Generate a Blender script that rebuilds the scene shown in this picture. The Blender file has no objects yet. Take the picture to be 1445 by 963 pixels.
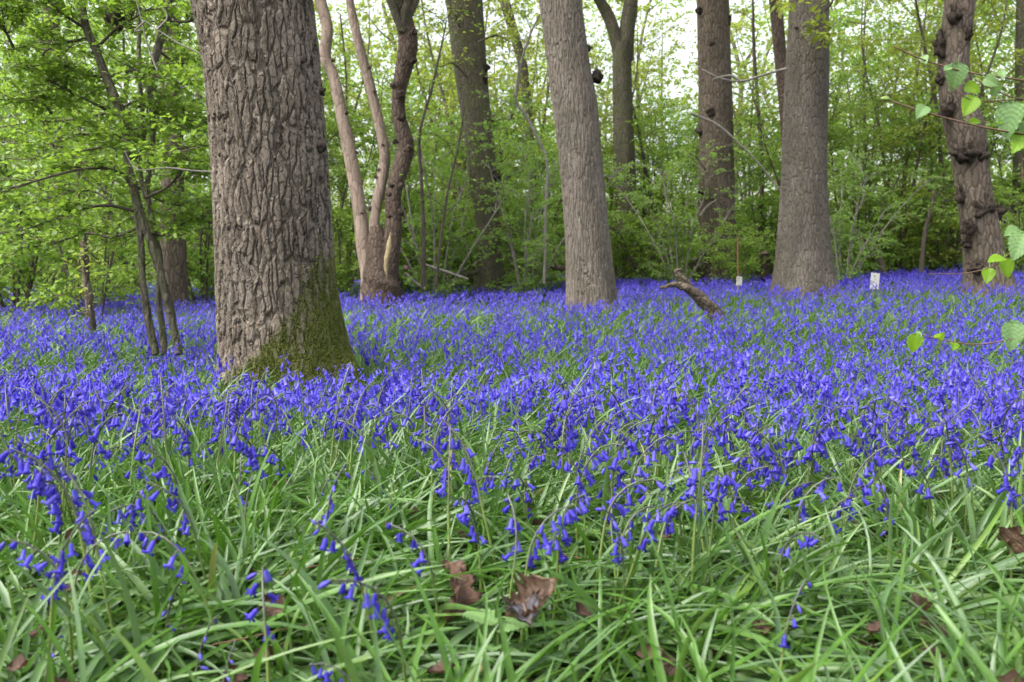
import bpy, math, random
import numpy as np
from mathutils import Matrix, Vector

R = math.radians
SC = bpy.context.scene
COL = SC.collection
rng = np.random.default_rng(7)

# ------------------------------------------------------------------ camera maths
F_PX, CX, CY, HORIZON = 1250.0, 722.5, 481.5, 372.0
CAM_Z = 0.60
PITCH = math.atan((CY - HORIZON) / F_PX)
FWD = np.array([0, math.cos(PITCH), -math.sin(PITCH)])
UP = np.array([0, math.sin(PITCH), math.cos(PITCH)])
RIGHT = np.array([1.0, 0, 0])


def pt(px, py, depth):
    """World point that stands `depth` metres ahead (along +Y) on the sight line of a photo pixel."""
    d = RIGHT * ((px - CX) / F_PX) + UP * ((CY - py) / F_PX) + FWD
    return np.array([0, 0, CAM_Z]) + d * (depth / d[1])


def smooth(a, b, x):
    t = np.clip((np.asarray(x, float) - a) / (b - a), 0, 1)
    return t * t * (3 - 2 * t)


def ground(x, y):
    x = np.asarray(x, float); y = np.asarray(y, float)
    g = 0.05 + 0.07 * (1 - smooth(1.0, 4.0, y))
    g = g + (0.036 * np.clip(x, 0, 14) + 0.018 * np.clip(x, -14, 0)) * smooth(2.0, 9.0, y)
    g = g + 0.018 * np.sin(1.7 * x + 0.9 * y + 1.0) * np.sin(1.3 * y - 0.5 * x) + 0.010 * np.sin(4.1 * x - 2.2 * y)
    return g


def ground_hit(px, py, lift):
    lo, hi = 0.3, 60.0
    for _ in range(60):
        m = 0.5 * (lo + hi)
        p = pt(px, py, m)
        if p[2] > ground(p[0], p[1]) + lift: lo = m
        else: hi = m
    return 0.5 * (lo + hi)


def noise2(x, y, s, seed):
    r = np.random.default_rng(seed)
    v = 0
    for k in range(5):
        a = r.uniform(0, 6.28); f = s * r.uniform(0.5, 1.6)
        v = v + np.sin((x * math.cos(a) + y * math.sin(a)) * f * 6.28 + r.uniform(0, 6.28))
    return v / 5


# ------------------------------------------------------------------ mesh accumulator
class MB:
    def __init__(self):
        self.v, self.f, self.m, self.r, self.t, self.n = [], [], [], [], [], 0

    def add(self, V, F, rnd=0.5, tt=0.5, mat=0):
        V = np.asarray(V, np.float32).reshape(-1, 3)
        F = np.asarray(F, np.int32)
        self.v.append(V)
        self.f.append(F + self.n)
        mm = np.empty(len(F), np.int32); mm[:] = mat
        self.m.append(mm)
        a = np.empty(len(V), np.float32); a[:] = rnd; self.r.append(a)
        b = np.empty(len(V), np.float32); b[:] = tt; self.t.append(b)
        self.n += len(V)
        return self

    def mesh(self, name, mats, origin=(0, 0, 0), smooth_shade=True):
        V = np.concatenate(self.v) - np.asarray(origin, np.float32)
        me = bpy.data.meshes.new(name)
        sizes = np.concatenate([np.full(len(f), f.shape[1], np.int32) for f in self.f])
        loops = np.concatenate([f.ravel() for f in self.f]).astype(np.int32)
        starts = np.concatenate([[0], np.cumsum(sizes)[:-1]]).astype(np.int32)
        me.vertices.add(len(V)); me.vertices.foreach_set('co', V.astype(np.float32).ravel())
        me.loops.add(len(loops)); me.loops.foreach_set('vertex_index', loops)
        me.polygons.add(len(sizes)); me.polygons.foreach_set('loop_start', starts); me.polygons.foreach_set('loop_total', sizes)
        me.polygons.foreach_set('material_index', np.concatenate(self.m))
        me.polygons.foreach_set('use_smooth', np.full(len(sizes), smooth_shade))
        a = me.attributes.new('rnd', 'FLOAT', 'POINT'); a.data.foreach_set('value', np.concatenate(self.r))
        b = me.attributes.new('tt', 'FLOAT', 'POINT'); b.data.foreach_set('value', np.concatenate(self.t))
        for m in (mats if isinstance(mats, (list, tuple)) else [mats]): me.materials.append(m)
        me.update(calc_edges=True)
        return me

    def build(self, name, mats, parent=None, smooth_shade=True):
        org = parent_origin(parent)
        me = self.mesh(name, mats, org, smooth_shade)
        o = bpy.data.objects.new(name, me); COL.objects.link(o)
        if parent: o.parent = parent
        return o


ORG = {}


def parent_origin(p):
    if p is None: return np.zeros(3)
    if p.name in ORG: return ORG[p.name]
    return parent_origin(p.parent) if p.parent else np.zeros(3)


def thing(name, label, cat, loc, group=None):
    o = bpy.data.objects.new(name, None); COL.objects.link(o)
    o.location = [float(c) for c in loc]; o.empty_display_size = 0.1
    ORG[o.name] = np.asarray(loc, float)
    o['label'] = label; o['category'] = cat
    if group: o['group'] = group
    return o


def tag(o, label, cat, group=None, kind=None):
    o['label'] = label; o['category'] = cat
    if group: o['group'] = group
    if kind: o['kind'] = kind
    return o


def dup(root, loc, rotz, scale, label, group=None):
    r = root.copy(); COL.objects.link(r)
    r.location = [float(c) for c in loc]; r.rotation_euler = (0, 0, rotz); r.scale = (scale,) * 3
    r['label'] = label
    if group: r['group'] = group
    for ch in root.children:
        c = ch.copy(); COL.objects.link(c); c.parent = r
    return r


# ------------------------------------------------------------------ shapes
def norm(a):
    return a / np.maximum(np.linalg.norm(a, axis=-1, keepdims=True), 1e-9)


def curve(points, n):
    """Catmull-Rom through the points, n samples."""
    P = np.asarray(points, float)
    if len(P) == 2: return P[0] + (P[1] - P[0]) * np.linspace(0, 1, n)[:, None]
    Q = np.vstack([2 * P[0] - P[1], P, 2 * P[-1] - P[-2]])
    s = np.linspace(0, len(P) - 1 - 1e-6, n); i = s.astype(int); u = (s - i)[:, None]
    a, b, c, d = Q[i], Q[i + 1], Q[i + 2], Q[i + 3]
    return 0.5 * (2 * b + (c - a) * u + (2 * a - 5 * b + 4 * c - d) * u ** 2 + (3 * b - a - 3 * c + d) * u ** 3)


def tube(mb, path, radii, sides=6, rnd=0.5, mat=0, cap=True, lump=0.0, seed=0):
    P = np.asarray(path, float); n = len(P)
    rad = np.interp(np.linspace(0, 1, n), np.linspace(0, 1, len(np.atleast_1d(radii))), np.atleast_1d(radii)) if np.ndim(radii) else np.full(n, radii)
    T = norm(np.gradient(P, axis=0))
    ref = np.array([0, 0, 1.0]) if abs(T[0, 2]) < 0.9 else np.array([1.0, 0, 0])
    A = np.empty_like(P); a = norm(np.cross(T[0], ref)[None])[0]
    for k in range(n):
        a = a - T[k] * np.dot(a, T[k]); a = a / max(np.linalg.norm(a), 1e-9); A[k] = a
    B = np.cross(T, A)
    th = np.arange(sides) * 2 * math.pi / sides
    rr = rad[:, None] * np.ones(sides)[None]
    if lump:
        r2 = np.random.default_rng(seed)
        for _ in range(6):
            rr = rr * (1 + lump / 2.5 * np.sin(r2.integers(1, 4) * th[None] + r2.uniform(2, 26) * np.linspace(0, 1, n)[:, None] + r2.uniform(0, 6.28)))
    V = P[:, None] + rr[..., None] * (np.cos(th)[None, :, None] * A[:, None] + np.sin(th)[None, :, None] * B[:, None])
    i = np.arange(n - 1)[:, None] * sides; j = np.arange(sides)[None]; jn = (j + 1) % sides
    Fq = np.stack([i + j, i + jn, i + sides + jn, i + sides + j], -1).reshape(-1, 4)
    tt = np.repeat(np.linspace(0, 1, n), sides)
    mb.add(V.reshape(-1, 3), Fq, rnd, tt, mat)
    if cap:
        for e, o in ((0, -1), (n - 1, 1)):
            c = P[e] + T[e] * o * rad[e] * 0.4
            W = np.vstack([V[e], c[None]])
            k = np.arange(sides)
            mb.add(W, np.stack([k, (k + 1) % sides, np.full(sides, sides)], -1), rnd, tt[e * sides], mat)


def blob(mb, c, rx, seed, nu=14, nv=10, amp=0.25, rnd=0.5, mat=0, stretch=(1, 1, 1)):
    r = np.random.default_rng(seed)
    th = np.linspace(0, 2 * math.pi, nu, endpoint=False); ph = np.linspace(0.02, math.pi - 0.02, nv)
    TH, PH = np.meshgrid(th, ph)
    D = np.stack([np.sin(PH) * np.cos(TH), np.sin(PH) * np.sin(TH), np.cos(PH)], -1)
    h = np.ones_like(TH)
    for _ in range(7):
        k = r.normal(0, 3.2, 3); h = h + amp / 2.2 * np.sin(D @ k + r.uniform(0, 6.28))
    h = h + r.normal(0, amp * 0.18, h.shape)
    V = np.asarray(c) + D * (rx * h)[..., None] * np.asarray(stretch)
    i = np.arange(nv - 1)[:, None] * nu; j = np.arange(nu)[None]; jn = (j + 1) % nu
    mb.add(V.reshape(-1, 3), np.stack([i + j, i + nu + j, i + nu + jn, i + jn], -1).reshape(-1, 4), rnd, 0.5, mat)


def instances(mb, V, F, pos, X, Y, Z, scale, rnd, tt, mat=0):
    """Copies of one little mesh, baked: axes X, Y, Z (n,3), scale (n,)."""
    n = len(pos); v = len(V)
    s = np.asarray(scale, float)[:, None, None] if np.ndim(scale) else scale
    W = np.asarray(pos)[:, None] + s * (V[None, :, 0:1] * X[:, None] + V[None, :, 1:2] * Y[:, None] + V[None, :, 2:3] * Z[:, None])
    off = (np.arange(n) * v)[:, None, None]
    mb.add(W.reshape(-1, 3), (np.asarray(F)[None] + off).reshape(-1, np.shape(F)[1]), np.repeat(np.asarray(rnd), v), np.tile(tt, n), mat)


# ------------------------------------------------------------------ materials
class NT:
    def __init__(self, name):
        self.mat = bpy.data.materials.new(name); self.mat.use_nodes = True
        self.t = self.mat.node_tree; self.t.nodes.clear()
        self.out = self.t.nodes.new('ShaderNodeOutputMaterial')

    def n(self, kind, ins=None, **props):
        nd = self.t.nodes.new(kind)
        for k, v in props.items(): setattr(nd, k, v)
        for k, v in (ins or {}).items():
            s = nd.inputs[k]
            if isinstance(v, bpy.types.NodeSocket): self.t.links.new(v, s)
            else: s.default_value = v
        return nd

    def ramp(self, fac, stops):
        nd = self.t.nodes.new('ShaderNodeValToRGB'); e = nd.color_ramp.elements
        while len(e) > 1: e.remove(e[-1])
        for k, (p, c) in enumerate(stops):
            q = e[0] if k == 0 else e.new(p)
            q.position = p; q.color = (c[0], c[1], c[2], 1) if np.ndim(c) else (c, c, c, 1)
        self.t.links.new(fac, nd.inputs[0]); return nd.outputs[0]

    def math(self, op, a, b=0.0, c=None):
        ins = {0: a, 1: b}
        if c is not None: ins[2] = c
        return self.n('ShaderNodeMath', ins, operation=op).outputs[0]

    def mix(self, f, a, b, mode='MIX'):
        nd = self.n('ShaderNodeMix', data_type='RGBA', blend_type=mode)
        for s, v in ((nd.inputs[0], f), (nd.inputs[6], a), (nd.inputs[7], b)):
            if isinstance(v, bpy.types.NodeSocket): self.t.links.new(v, s)
            else: s.default_value = (*v, 1) if np.ndim(v) and len(v) == 3 else v
        return nd.outputs[2]

    def attr(self, name):
        return self.n('ShaderNodeAttribute', attribute_name=name).outputs['Fac']

    def obj_random(self):
        return self.n('ShaderNodeObjectInfo').outputs['Random']

    def surface(self, sh): self.t.links.new(sh, self.out.inputs['Surface'])


def leafy(name, stops, trans, rough=0.45, spec=0.5, tmix=0.45, tip=None, own=True):
    """Thin living tissue: diffuse and gloss plus light let through."""
    m = NT(name)
    r = m.attr('rnd')
    if own: r = m.math('FRACT', m.math('ADD', r, m.obj_random()))
    col = m.ramp(r, stops)
    if tip is not None:
        f = m.ramp(m.attr('tt'), tip[1]); col = m.mix(f, col, tip[0])
    co = m.n('ShaderNodeTexCoord').outputs['Object']
    nz = m.n('ShaderNodeTexNoise', {'Vector': co, 'Scale': 55.0, 'Detail': 2.0}).outputs[0]
    col = m.mix(m.ramp(nz, [(0.3, 0.0), (0.75, 0.35)]), col, trans, 'MIX')
    bs = m.n('ShaderNodeBsdfPrincipled', {'Base Color': col, 'Roughness': rough, 'Specular IOR Level': spec})
    tc = m.mix(0.5, col, trans)
    tr = m.n('ShaderNodeBsdfTranslucent', {'Color': tc})
    mx = m.n('ShaderNodeMixShader', {0: tmix, 1: bs.outputs[0], 2: tr.outputs[0]})
    m.surface(mx.outputs[0])
    return m.mat


def bark(name, dark, mid, light, scale, zs, depth, edge=0.22, rough=0.9, green=0.0, disp=False, warp=0.35, mossy=False):
    m = NT(name)
    co = m.n('ShaderNodeTexCoord').outputs['Object']
    nw = m.n('ShaderNodeTexNoise', {'Vector': co, 'Scale': scale * 0.45, 'Detail': 4.0})
    off = m.n('ShaderNodeVectorMath', {0: nw.outputs[1], 1: (0.5, 0.5, 0.5)}, operation='SUBTRACT').outputs[0]
    off = m.n('ShaderNodeVectorMath', {0: off, 'Scale': warp * 3.2 / scale}, operation='SCALE').outputs[0]
    c2 = m.n('ShaderNodeVectorMath', {0: co, 1: off}, operation='ADD').outputs[0]
    st = m.n('ShaderNodeMapping', {'Vector': c2, 'Scale': (1, 1, zs)}).outputs[0]
    v1 = m.n('ShaderNodeTexVoronoi', {'Vector': st, 'Scale': scale, 'Randomness': 0.95}, feature='DISTANCE_TO_EDGE').outputs['Distance']
    st2 = m.n('ShaderNodeMapping', {'Vector': c2, 'Scale': (1, 1, zs * 1.9), 'Location': (3.1, 1.7, 0.4)}).outputs[0]
    v2 = m.n('ShaderNodeTexVoronoi', {'Vector': st2, 'Scale': scale * 1.7, 'Randomness': 1.0}, feature='DISTANCE_TO_EDGE').outputs['Distance']
    st3 = m.n('ShaderNodeMapping', {'Vector': co, 'Scale': (1, 1, 0.3)}).outputs[0]
    fine = m.n('ShaderNodeTexNoise', {'Vector': st3, 'Scale': scale * 5.5, 'Detail': 5.0, 'Roughness': 0.65}).outputs[0]
    big = m.n('ShaderNodeTexNoise', {'Vector': co, 'Scale': 4.0, 'Detail': 3.0}).outputs[0]
    p1 = m.n('ShaderNodeMapRange', {'Value': v1, 'From Max': edge}, interpolation_type='SMOOTHSTEP').outputs[0]
    p2 = m.n('ShaderNodeMapRange', {'Value': v2, 'From Max': edge * 0.55}, interpolation_type='SMOOTHSTEP').outputs[0]
    h = m.math('MULTIPLY', p1, m.math('MULTIPLY_ADD', p2, 0.35, 0.65))
    h = m.math('ADD', m.math('MULTIPLY', h, 0.75), m.math('MULTIPLY', fine, 0.35))
    plate = m.ramp(m.math('ADD', m.math('MULTIPLY', fine, 0.6), m.math('MULTIPLY', big, 0.4)), [(0.35, mid), (0.65, light)])
    col = m.mix(m.ramp(h, [(0.12, 0.0), (0.5, 1.0)]), dark, plate)
    vo = m.n('ShaderNodeTexVoronoi', {'Vector': st, 'Scale': scale}, feature='F1').outputs['Color']
    hs = m.n('ShaderNodeSeparateColor', {0: vo}).outputs[0]
    col = m.mix(m.math('MULTIPLY', hs, 0.30), col, (mid[0] * 0.55, mid[1] * 0.5, mid[2] * 0.48))
    if green:
        gm = m.n('ShaderNodeTexNoise', {'Vector': co, 'Scale': 6.0, 'Detail': 4.0}).outputs[0]
        col = m.mix(m.math('MULTIPLY', m.ramp(gm, [(0.4, 0.0), (0.62, 1.0)]), green), col, (0.085, 0.095, 0.035))
    stn = m.n('ShaderNodeTexNoise', {'Vector': m.n('ShaderNodeMapping', {'Vector': co, 'Scale': (1, 1, 0.22)}).outputs[0], 'Scale': 7.0, 'Detail': 5.0}).outputs[0]
    col = m.mix(m.ramp(stn, [(0.42, 0.0), (0.66, 0.55)]), col, (mid[0] * 0.50, mid[1] * 0.54, mid[2] * 0.52))
    lich = m.n('ShaderNodeTexNoise', {'Vector': co, 'Scale': 28.0, 'Detail': 3.0}).outputs[0]
    col = m.mix(m.ramp(lich, [(0.60, 0.0), (0.75, 0.45)]), col, (light[0] * 1.25, light[1] * 1.3, light[2] * 1.3))
    if mossy:
        col = m.mix(m.math('MULTIPLY', m.attr('tt'), 0.85), col, m.ramp(fine, [(0.35, (0.045, 0.052, 0.014)), (0.65, (0.105, 0.115, 0.032))]))
    bs = m.n('ShaderNodeBsdfPrincipled', {'Base Color': col, 'Roughness': rough, 'Specular IOR Level': 0.25})
    if disp:
        d = m.n('ShaderNodeDisplacement', {'Height': h, 'Midlevel': 0.6, 'Scale': depth})
        m.t.links.new(d.outputs[0], m.out.inputs['Displacement'])
        m.mat.displacement_method = 'BOTH'
    else:
        b = m.n('ShaderNodeBump', {'Height': h, 'Strength': 0.9, 'Distance': depth})
        m.t.links.new(b.outputs[0], bs.inputs['Normal'])
    m.surface(bs.outputs[0])
    return m.mat


def plain(name, color, rough=0.7, spec=0.4, nscale=20.0, var=0.3, bump=0.0):
    m = NT(name)
    co = m.n('ShaderNodeTexCoord').outputs['Object']
    nz = m.n('ShaderNodeTexNoise', {'Vector': co, 'Scale': nscale, 'Detail': 5.0}).outputs[0]
    col = m.mix(m.ramp(nz, [(0.3, 0.0), (0.7, 1.0)]), tuple(c * (1 - var) for c in color), tuple(min(1, c * (1 + var)) for c in color))
    bs = m.n('ShaderNodeBsdfPrincipled', {'Base Color': col, 'Roughness': rough, 'Specular IOR Level': spec})
    if bump:
        b = m.n('ShaderNodeBump', {'Height': nz, 'Strength': 0.8, 'Distance': bump}); m.t.links.new(b.outputs[0], bs.inputs['Normal'])
    m.surface(bs.outputs[0]); return m.mat


M = {}
M['blade'] = leafy('blade', [(0.0, (0.030, 0.080, 0.011)), (0.3, (0.056, 0.128, 0.017)), (0.45, (0.060, 0.110, 0.050)), (0.62, (0.086, 0.138, 0.074)), (0.75, (0.096, 0.160, 0.026)), (0.965, (0.080, 0.126, 0.066)), (0.985, (0.30, 0.24, 0.11)), (1.0, (0.30, 0.23, 0.11))],  # blue-grey stops put a sky sheen into the blade colour
                   (0.14, 0.33, 0.025), rough=0.36, spec=0.5, tmix=0.30, own=False, tip=((0.22, 0.24, 0.10), [(0.0, 0.55), (0.25, 0.0)]))
M['petal'] = leafy('petal', [(0.0, (0.030, 0.020, 0.25)), (0.2, (0.072, 0.052, 0.49)), (0.45, (0.105, 0.082, 0.61)), (0.62, (0.048, 0.034, 0.34)), (0.82, (0.155, 0.135, 0.72)), (0.93, (0.260, 0.240, 0.78)), (1.0, (0.085, 0.065, 0.54))], (0.155, 0.115, 0.82),
                   rough=0.5, spec=0.3, tmix=0.42, tip=((0.055, 0.034, 0.27), [(0.0, 0.85), (0.35, 0.0)]))
M['bud'] = leafy('bud', [(0.0, (0.040, 0.028, 0.26)), (0.5, (0.065, 0.05, 0.42)), (1.0, (0.05, 0.04, 0.22))], (0.12, 0.10, 0.6), rough=0.5, tmix=0.2)
M['stem'] = leafy('stem', [(0.0, (0.13, 0.20, 0.04)), (0.5, (0.20, 0.26, 0.07)), (1.0, (0.10, 0.15, 0.04))], (0.2, 0.28, 0.06), rough=0.4, tmix=0.12,
                  tip=((0.034, 0.018, 0.065), [(0.50, 0.0), (0.8, 0.95)]))
M['leaf_bright'] = leafy('leaf_bright', [(0.0, (0.095, 0.190, 0.026)), (0.4, (0.150, 0.270, 0.038)), (0.75, (0.125, 0.225, 0.032)), (1.0, (0.205, 0.320, 0.050))], (0.37, 0.56, 0.055), rough=0.45, tmix=0.5)
M['leaf_mid'] = leafy('leaf_mid', [(0.0, (0.092, 0.190, 0.032)), (0.4, (0.145, 0.275, 0.046)), (0.75, (0.118, 0.228, 0.040)), (1.0, (0.195, 0.325, 0.060))], (0.40, 0.62, 0.075), rough=0.5, tmix=0.52)
M['leaf_yellow'] = leafy('leaf_yellow', [(0.0, (0.145, 0.2025, 0.0324)), (0.4, (0.205, 0.275, 0.0432)), (0.75, (0.25, 0.268, 0.054)), (1.0, (0.155, 0.2565, 0.0405))], (0.48, 0.58, 0.07), rough=0.5, tmix=0.55)
M['leaf_far'] = leafy('leaf_far', [(0.0, (0.118, 0.205, 0.048)), (0.4, (0.180, 0.290, 0.065)), (0.75, (0.150, 0.245, 0.056)), (1.0, (0.260, 0.340, 0.080))], (0.46, 0.62, 0.11), rough=0.6, tmix=0.52)
M['leaf_pale'] = leafy('leaf_pale', [(0.0, (0.128, 0.24, 0.096)), (0.5, (0.16, 0.28, 0.104)), (1.0, (0.12, 0.224, 0.08))], (0.26, 0.42, 0.11), rough=0.5, tmix=0.4)
M['leaf_lime'] = leafy('leaf_lime', [(0.0, (0.17, 0.33, 0.02)), (1.0, (0.20, 0.38, 0.03))], (0.42, 0.66, 0.03), rough=0.45, tmix=0.6)
M['oak_bark'] = bark('oak_bark', (0.026, 0.019, 0.015), (0.142, 0.112, 0.088), (0.280, 0.240, 0.200), 42.0, 0.18, 0.0150, edge=0.17, warp=0.36, mossy=True, disp=True, green=0.12)
M['fine_bark'] = bark('fine_bark', (0.042, 0.034, 0.027), (0.138, 0.114, 0.094), (0.235, 0.205, 0.178), 44.0, 0.11, 0.010, edge=0.22, disp=True, warp=0.3, green=0.10)
M['plate_bark'] = bark('plate_bark', (0.040, 0.033, 0.027), (0.115, 0.096, 0.081), (0.185, 0.162, 0.142), 32.0, 0.26, 0.010, edge=0.18, disp=True, green=0.15)
M['knob_bark'] = bark('knob_bark', (0.034, 0.026, 0.021), (0.112, 0.085, 0.068), (0.190, 0.152, 0.124), 22.0, 0.25, 0.012, green=0.15)
M['dark_bark'] = bark('dark_bark', (0.045, 0.038, 0.028), (0.105, 0.092, 0.068), (0.165, 0.150, 0.115), 26.0, 0.25, 0.012, green=0.55)
M['far_bark'] = bark('far_bark', (0.07, 0.058, 0.045), (0.15, 0.125, 0.098), (0.23, 0.20, 0.16), 24.0, 0.2, 0.010, green=0.4)
M['pale_bark'] = bark('pale_bark', (0.14, 0.10, 0.08), (0.25, 0.185, 0.15), (0.38, 0.30, 0.25), 14.0, 0.22, 0.006, edge=0.12, green=0.10)
M['rough_bark'] = bark('rough_bark', (0.030, 0.021, 0.017), (0.090, 0.062, 0.050), (0.155, 0.115, 0.092), 24.0, 0.35, 0.014, green=0.06)
M['bare_wood'] = plain('bare_wood', (0.28, 0.225, 0.13), 0.8, 0.2, 30, 0.25, 0.004)
M['burr'] = plain('burr', (0.042, 0.033, 0.027), 0.95, 0.1, 45, 0.5, 0.012)
M['twig'] = plain('twig', (0.085, 0.070, 0.055), 0.8, 0.2, 30, 0.4, 0.002)
M['grey_twig'] = plain('grey_twig', (0.20, 0.185, 0.165), 0.8, 0.2, 30, 0.3, 0.002)
M['lime_twig'] = plain('lime_twig', (0.115, 0.070, 0.048), 0.6, 0.3, 60, 0.35, 0.001)
M['red_twig'] = plain('red_twig', (0.16, 0.085, 0.055), 0.6, 0.3, 40, 0.3, 0.001)
M['dead_wood'] = bark('dead_wood', (0.04, 0.028, 0.022), (0.10, 0.076, 0.058), (0.19, 0.150, 0.118), 26.0, 0.9, 0.012, green=0.15)
M['moss'] = leafy('moss', [(0.0, (0.062, 0.082, 0.022)), (0.35, (0.105, 0.135, 0.034)), (0.7, (0.165, 0.182, 0.044)), (1.0, (0.095, 0.130, 0.044))], (0.26, 0.28, 0.06), rough=0.9, spec=0.1, tmix=0.2, own=False)
def dry_leaf(name, stops, trans, gloss=0.65, blot=0.75):
    """Withered leaf: blotched, with pale raised ribs and darker ragged margins."""
    m = NT(name)
    r = m.math('FRACT', m.math('ADD', m.attr('rnd'), 0.0)); u = m.attr('tt'); v = m.math('ABSOLUTE', m.attr('vv'))
    co = m.n('ShaderNodeTexCoord').outputs['Object']
    col = m.ramp(r, stops)
    n1 = m.n('ShaderNodeTexNoise', {'Vector': co, 'Scale': 60.0, 'Detail': 6.0, 'Roughness': 0.7}).outputs[0]
    n2 = m.n('ShaderNodeTexNoise', {'Vector': co, 'Scale': 260.0, 'Detail': 3.0}).outputs[0]
    col = m.mix(m.ramp(n1, [(0.35, 0.0), (0.60, blot)]), col, (0.045, 0.026, 0.019))
    col = m.mix(m.ramp(n1, [(0.30, 0.55), (0.42, 0.0)]), col, (0.30, 0.21, 0.15))
    side = m.math('SINE', m.math('MULTIPLY', m.math('SUBTRACT', u, m.math('MULTIPLY', v, 0.22)), 50.0))
    rib = m.math('MAXIMUM', m.ramp(side, [(0.90, 0.0), (0.99, 0.6)]), m.ramp(v, [(0.03, 1.0), (0.08, 0.0)]))
    col = m.mix(m.math('MULTIPLY', rib, 0.55), col, (0.34, 0.23, 0.15))
    col = m.mix(m.ramp(m.math('ADD', v, m.math('MULTIPLY', n1, 0.3)), [(0.95, 0.0), (1.15, 0.7)]), col, (0.05, 0.03, 0.022))
    h = m.math('ADD', m.math('MULTIPLY', rib, 0.6), m.math('ADD', m.math('MULTIPLY', n1, 0.8), m.math('MULTIPLY', n2, 0.3)))
    b = m.n('ShaderNodeBump', {'Height': h, 'Strength': 1.0, 'Distance': 0.004})
    bs = m.n('ShaderNodeBsdfPrincipled', {'Base Color': col, 'Roughness': gloss, 'Specular IOR Level': 0.3, 'Normal': b.outputs[0]})
    tr = m.n('ShaderNodeBsdfTranslucent', {'Color': trans})
    m.surface(m.n('ShaderNodeMixShader', {0: 0.12, 1: bs.outputs[0], 2: tr.outputs[0]}).outputs[0])
    return m.mat


M['dead_leaf'] = dry_leaf('dead_leaf', [(0.0, (0.135, 0.070, 0.045)), (0.4, (0.190, 0.110, 0.072)), (0.7, (0.085, 0.048, 0.034)), (1.0, (0.230, 0.150, 0.105))], (0.20, 0.10, 0.055, 1))
M['tan_leaf'] = dry_leaf('tan_leaf', [(0.0, (0.27, 0.17, 0.115)), (1.0, (0.32, 0.21, 0.15))], (0.3, 0.17, 0.09, 1), blot=0.3)
M['grey_leaf'] = dry_leaf('grey_leaf', [(0.0, (0.065, 0.080, 0.105)), (1.0, (0.085, 0.10, 0.125))], (0.1, 0.1, 0.1, 1), 0.45)
M['soil'] = plain('soil', (0.060, 0.052, 0.028), 0.95, 0.1, 12, 0.5, 0.03)
M['tag_white'] = plain('tag_white', (0.40, 0.40, 0.38), 0.5, 0.4, 18, 0.10)
M['tag_grey'] = plain('tag_grey', (0.32, 0.31, 0.29), 0.7, 0.3, 25, 0.35)
M['dark_hole'] = plain('dark_hole', (0.03, 0.03, 0.03), 0.8, 0.2, 20, 0.2)
M['cane'] = plain('cane', (0.22, 0.085, 0.055), 0.6, 0.3, 20, 0.25)

# ------------------------------------------------------------------ ground
def make_ground():
    ys = np.concatenate([np.linspace(-6, 0.4, 14), np.linspace(0.5, 6, 90), np.linspace(6.2, 20, 60), np.linspace(21, 60, 20), [80, 110, 150]])
    xs = np.concatenate([[-120, -90, -60], np.linspace(-30, -6, 26), np.linspace(-5.7, 5.7, 90), np.linspace(6, 30, 26), [60, 90, 120]])
    X, Y = np.meshgrid(xs, ys)
    Z = ground(X, Y)
    V = np.stack([X, Y, Z], -1).reshape(-1, 3); nx = len(xs)
    i = np.arange(len(ys) - 1)[:, None] * nx; j = np.arange(nx - 1)[None]
    mb = MB(); mb.add(V, np.stack([i + j, i + j + 1, i + nx + j + 1, i + nx + j], -1).reshape(-1, 4))
    o = mb.build('ground', M['soil'])
    tag(o, 'dark woodland soil sloping up gently under the bluebells', 'ground', kind='structure')


make_ground()

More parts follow.
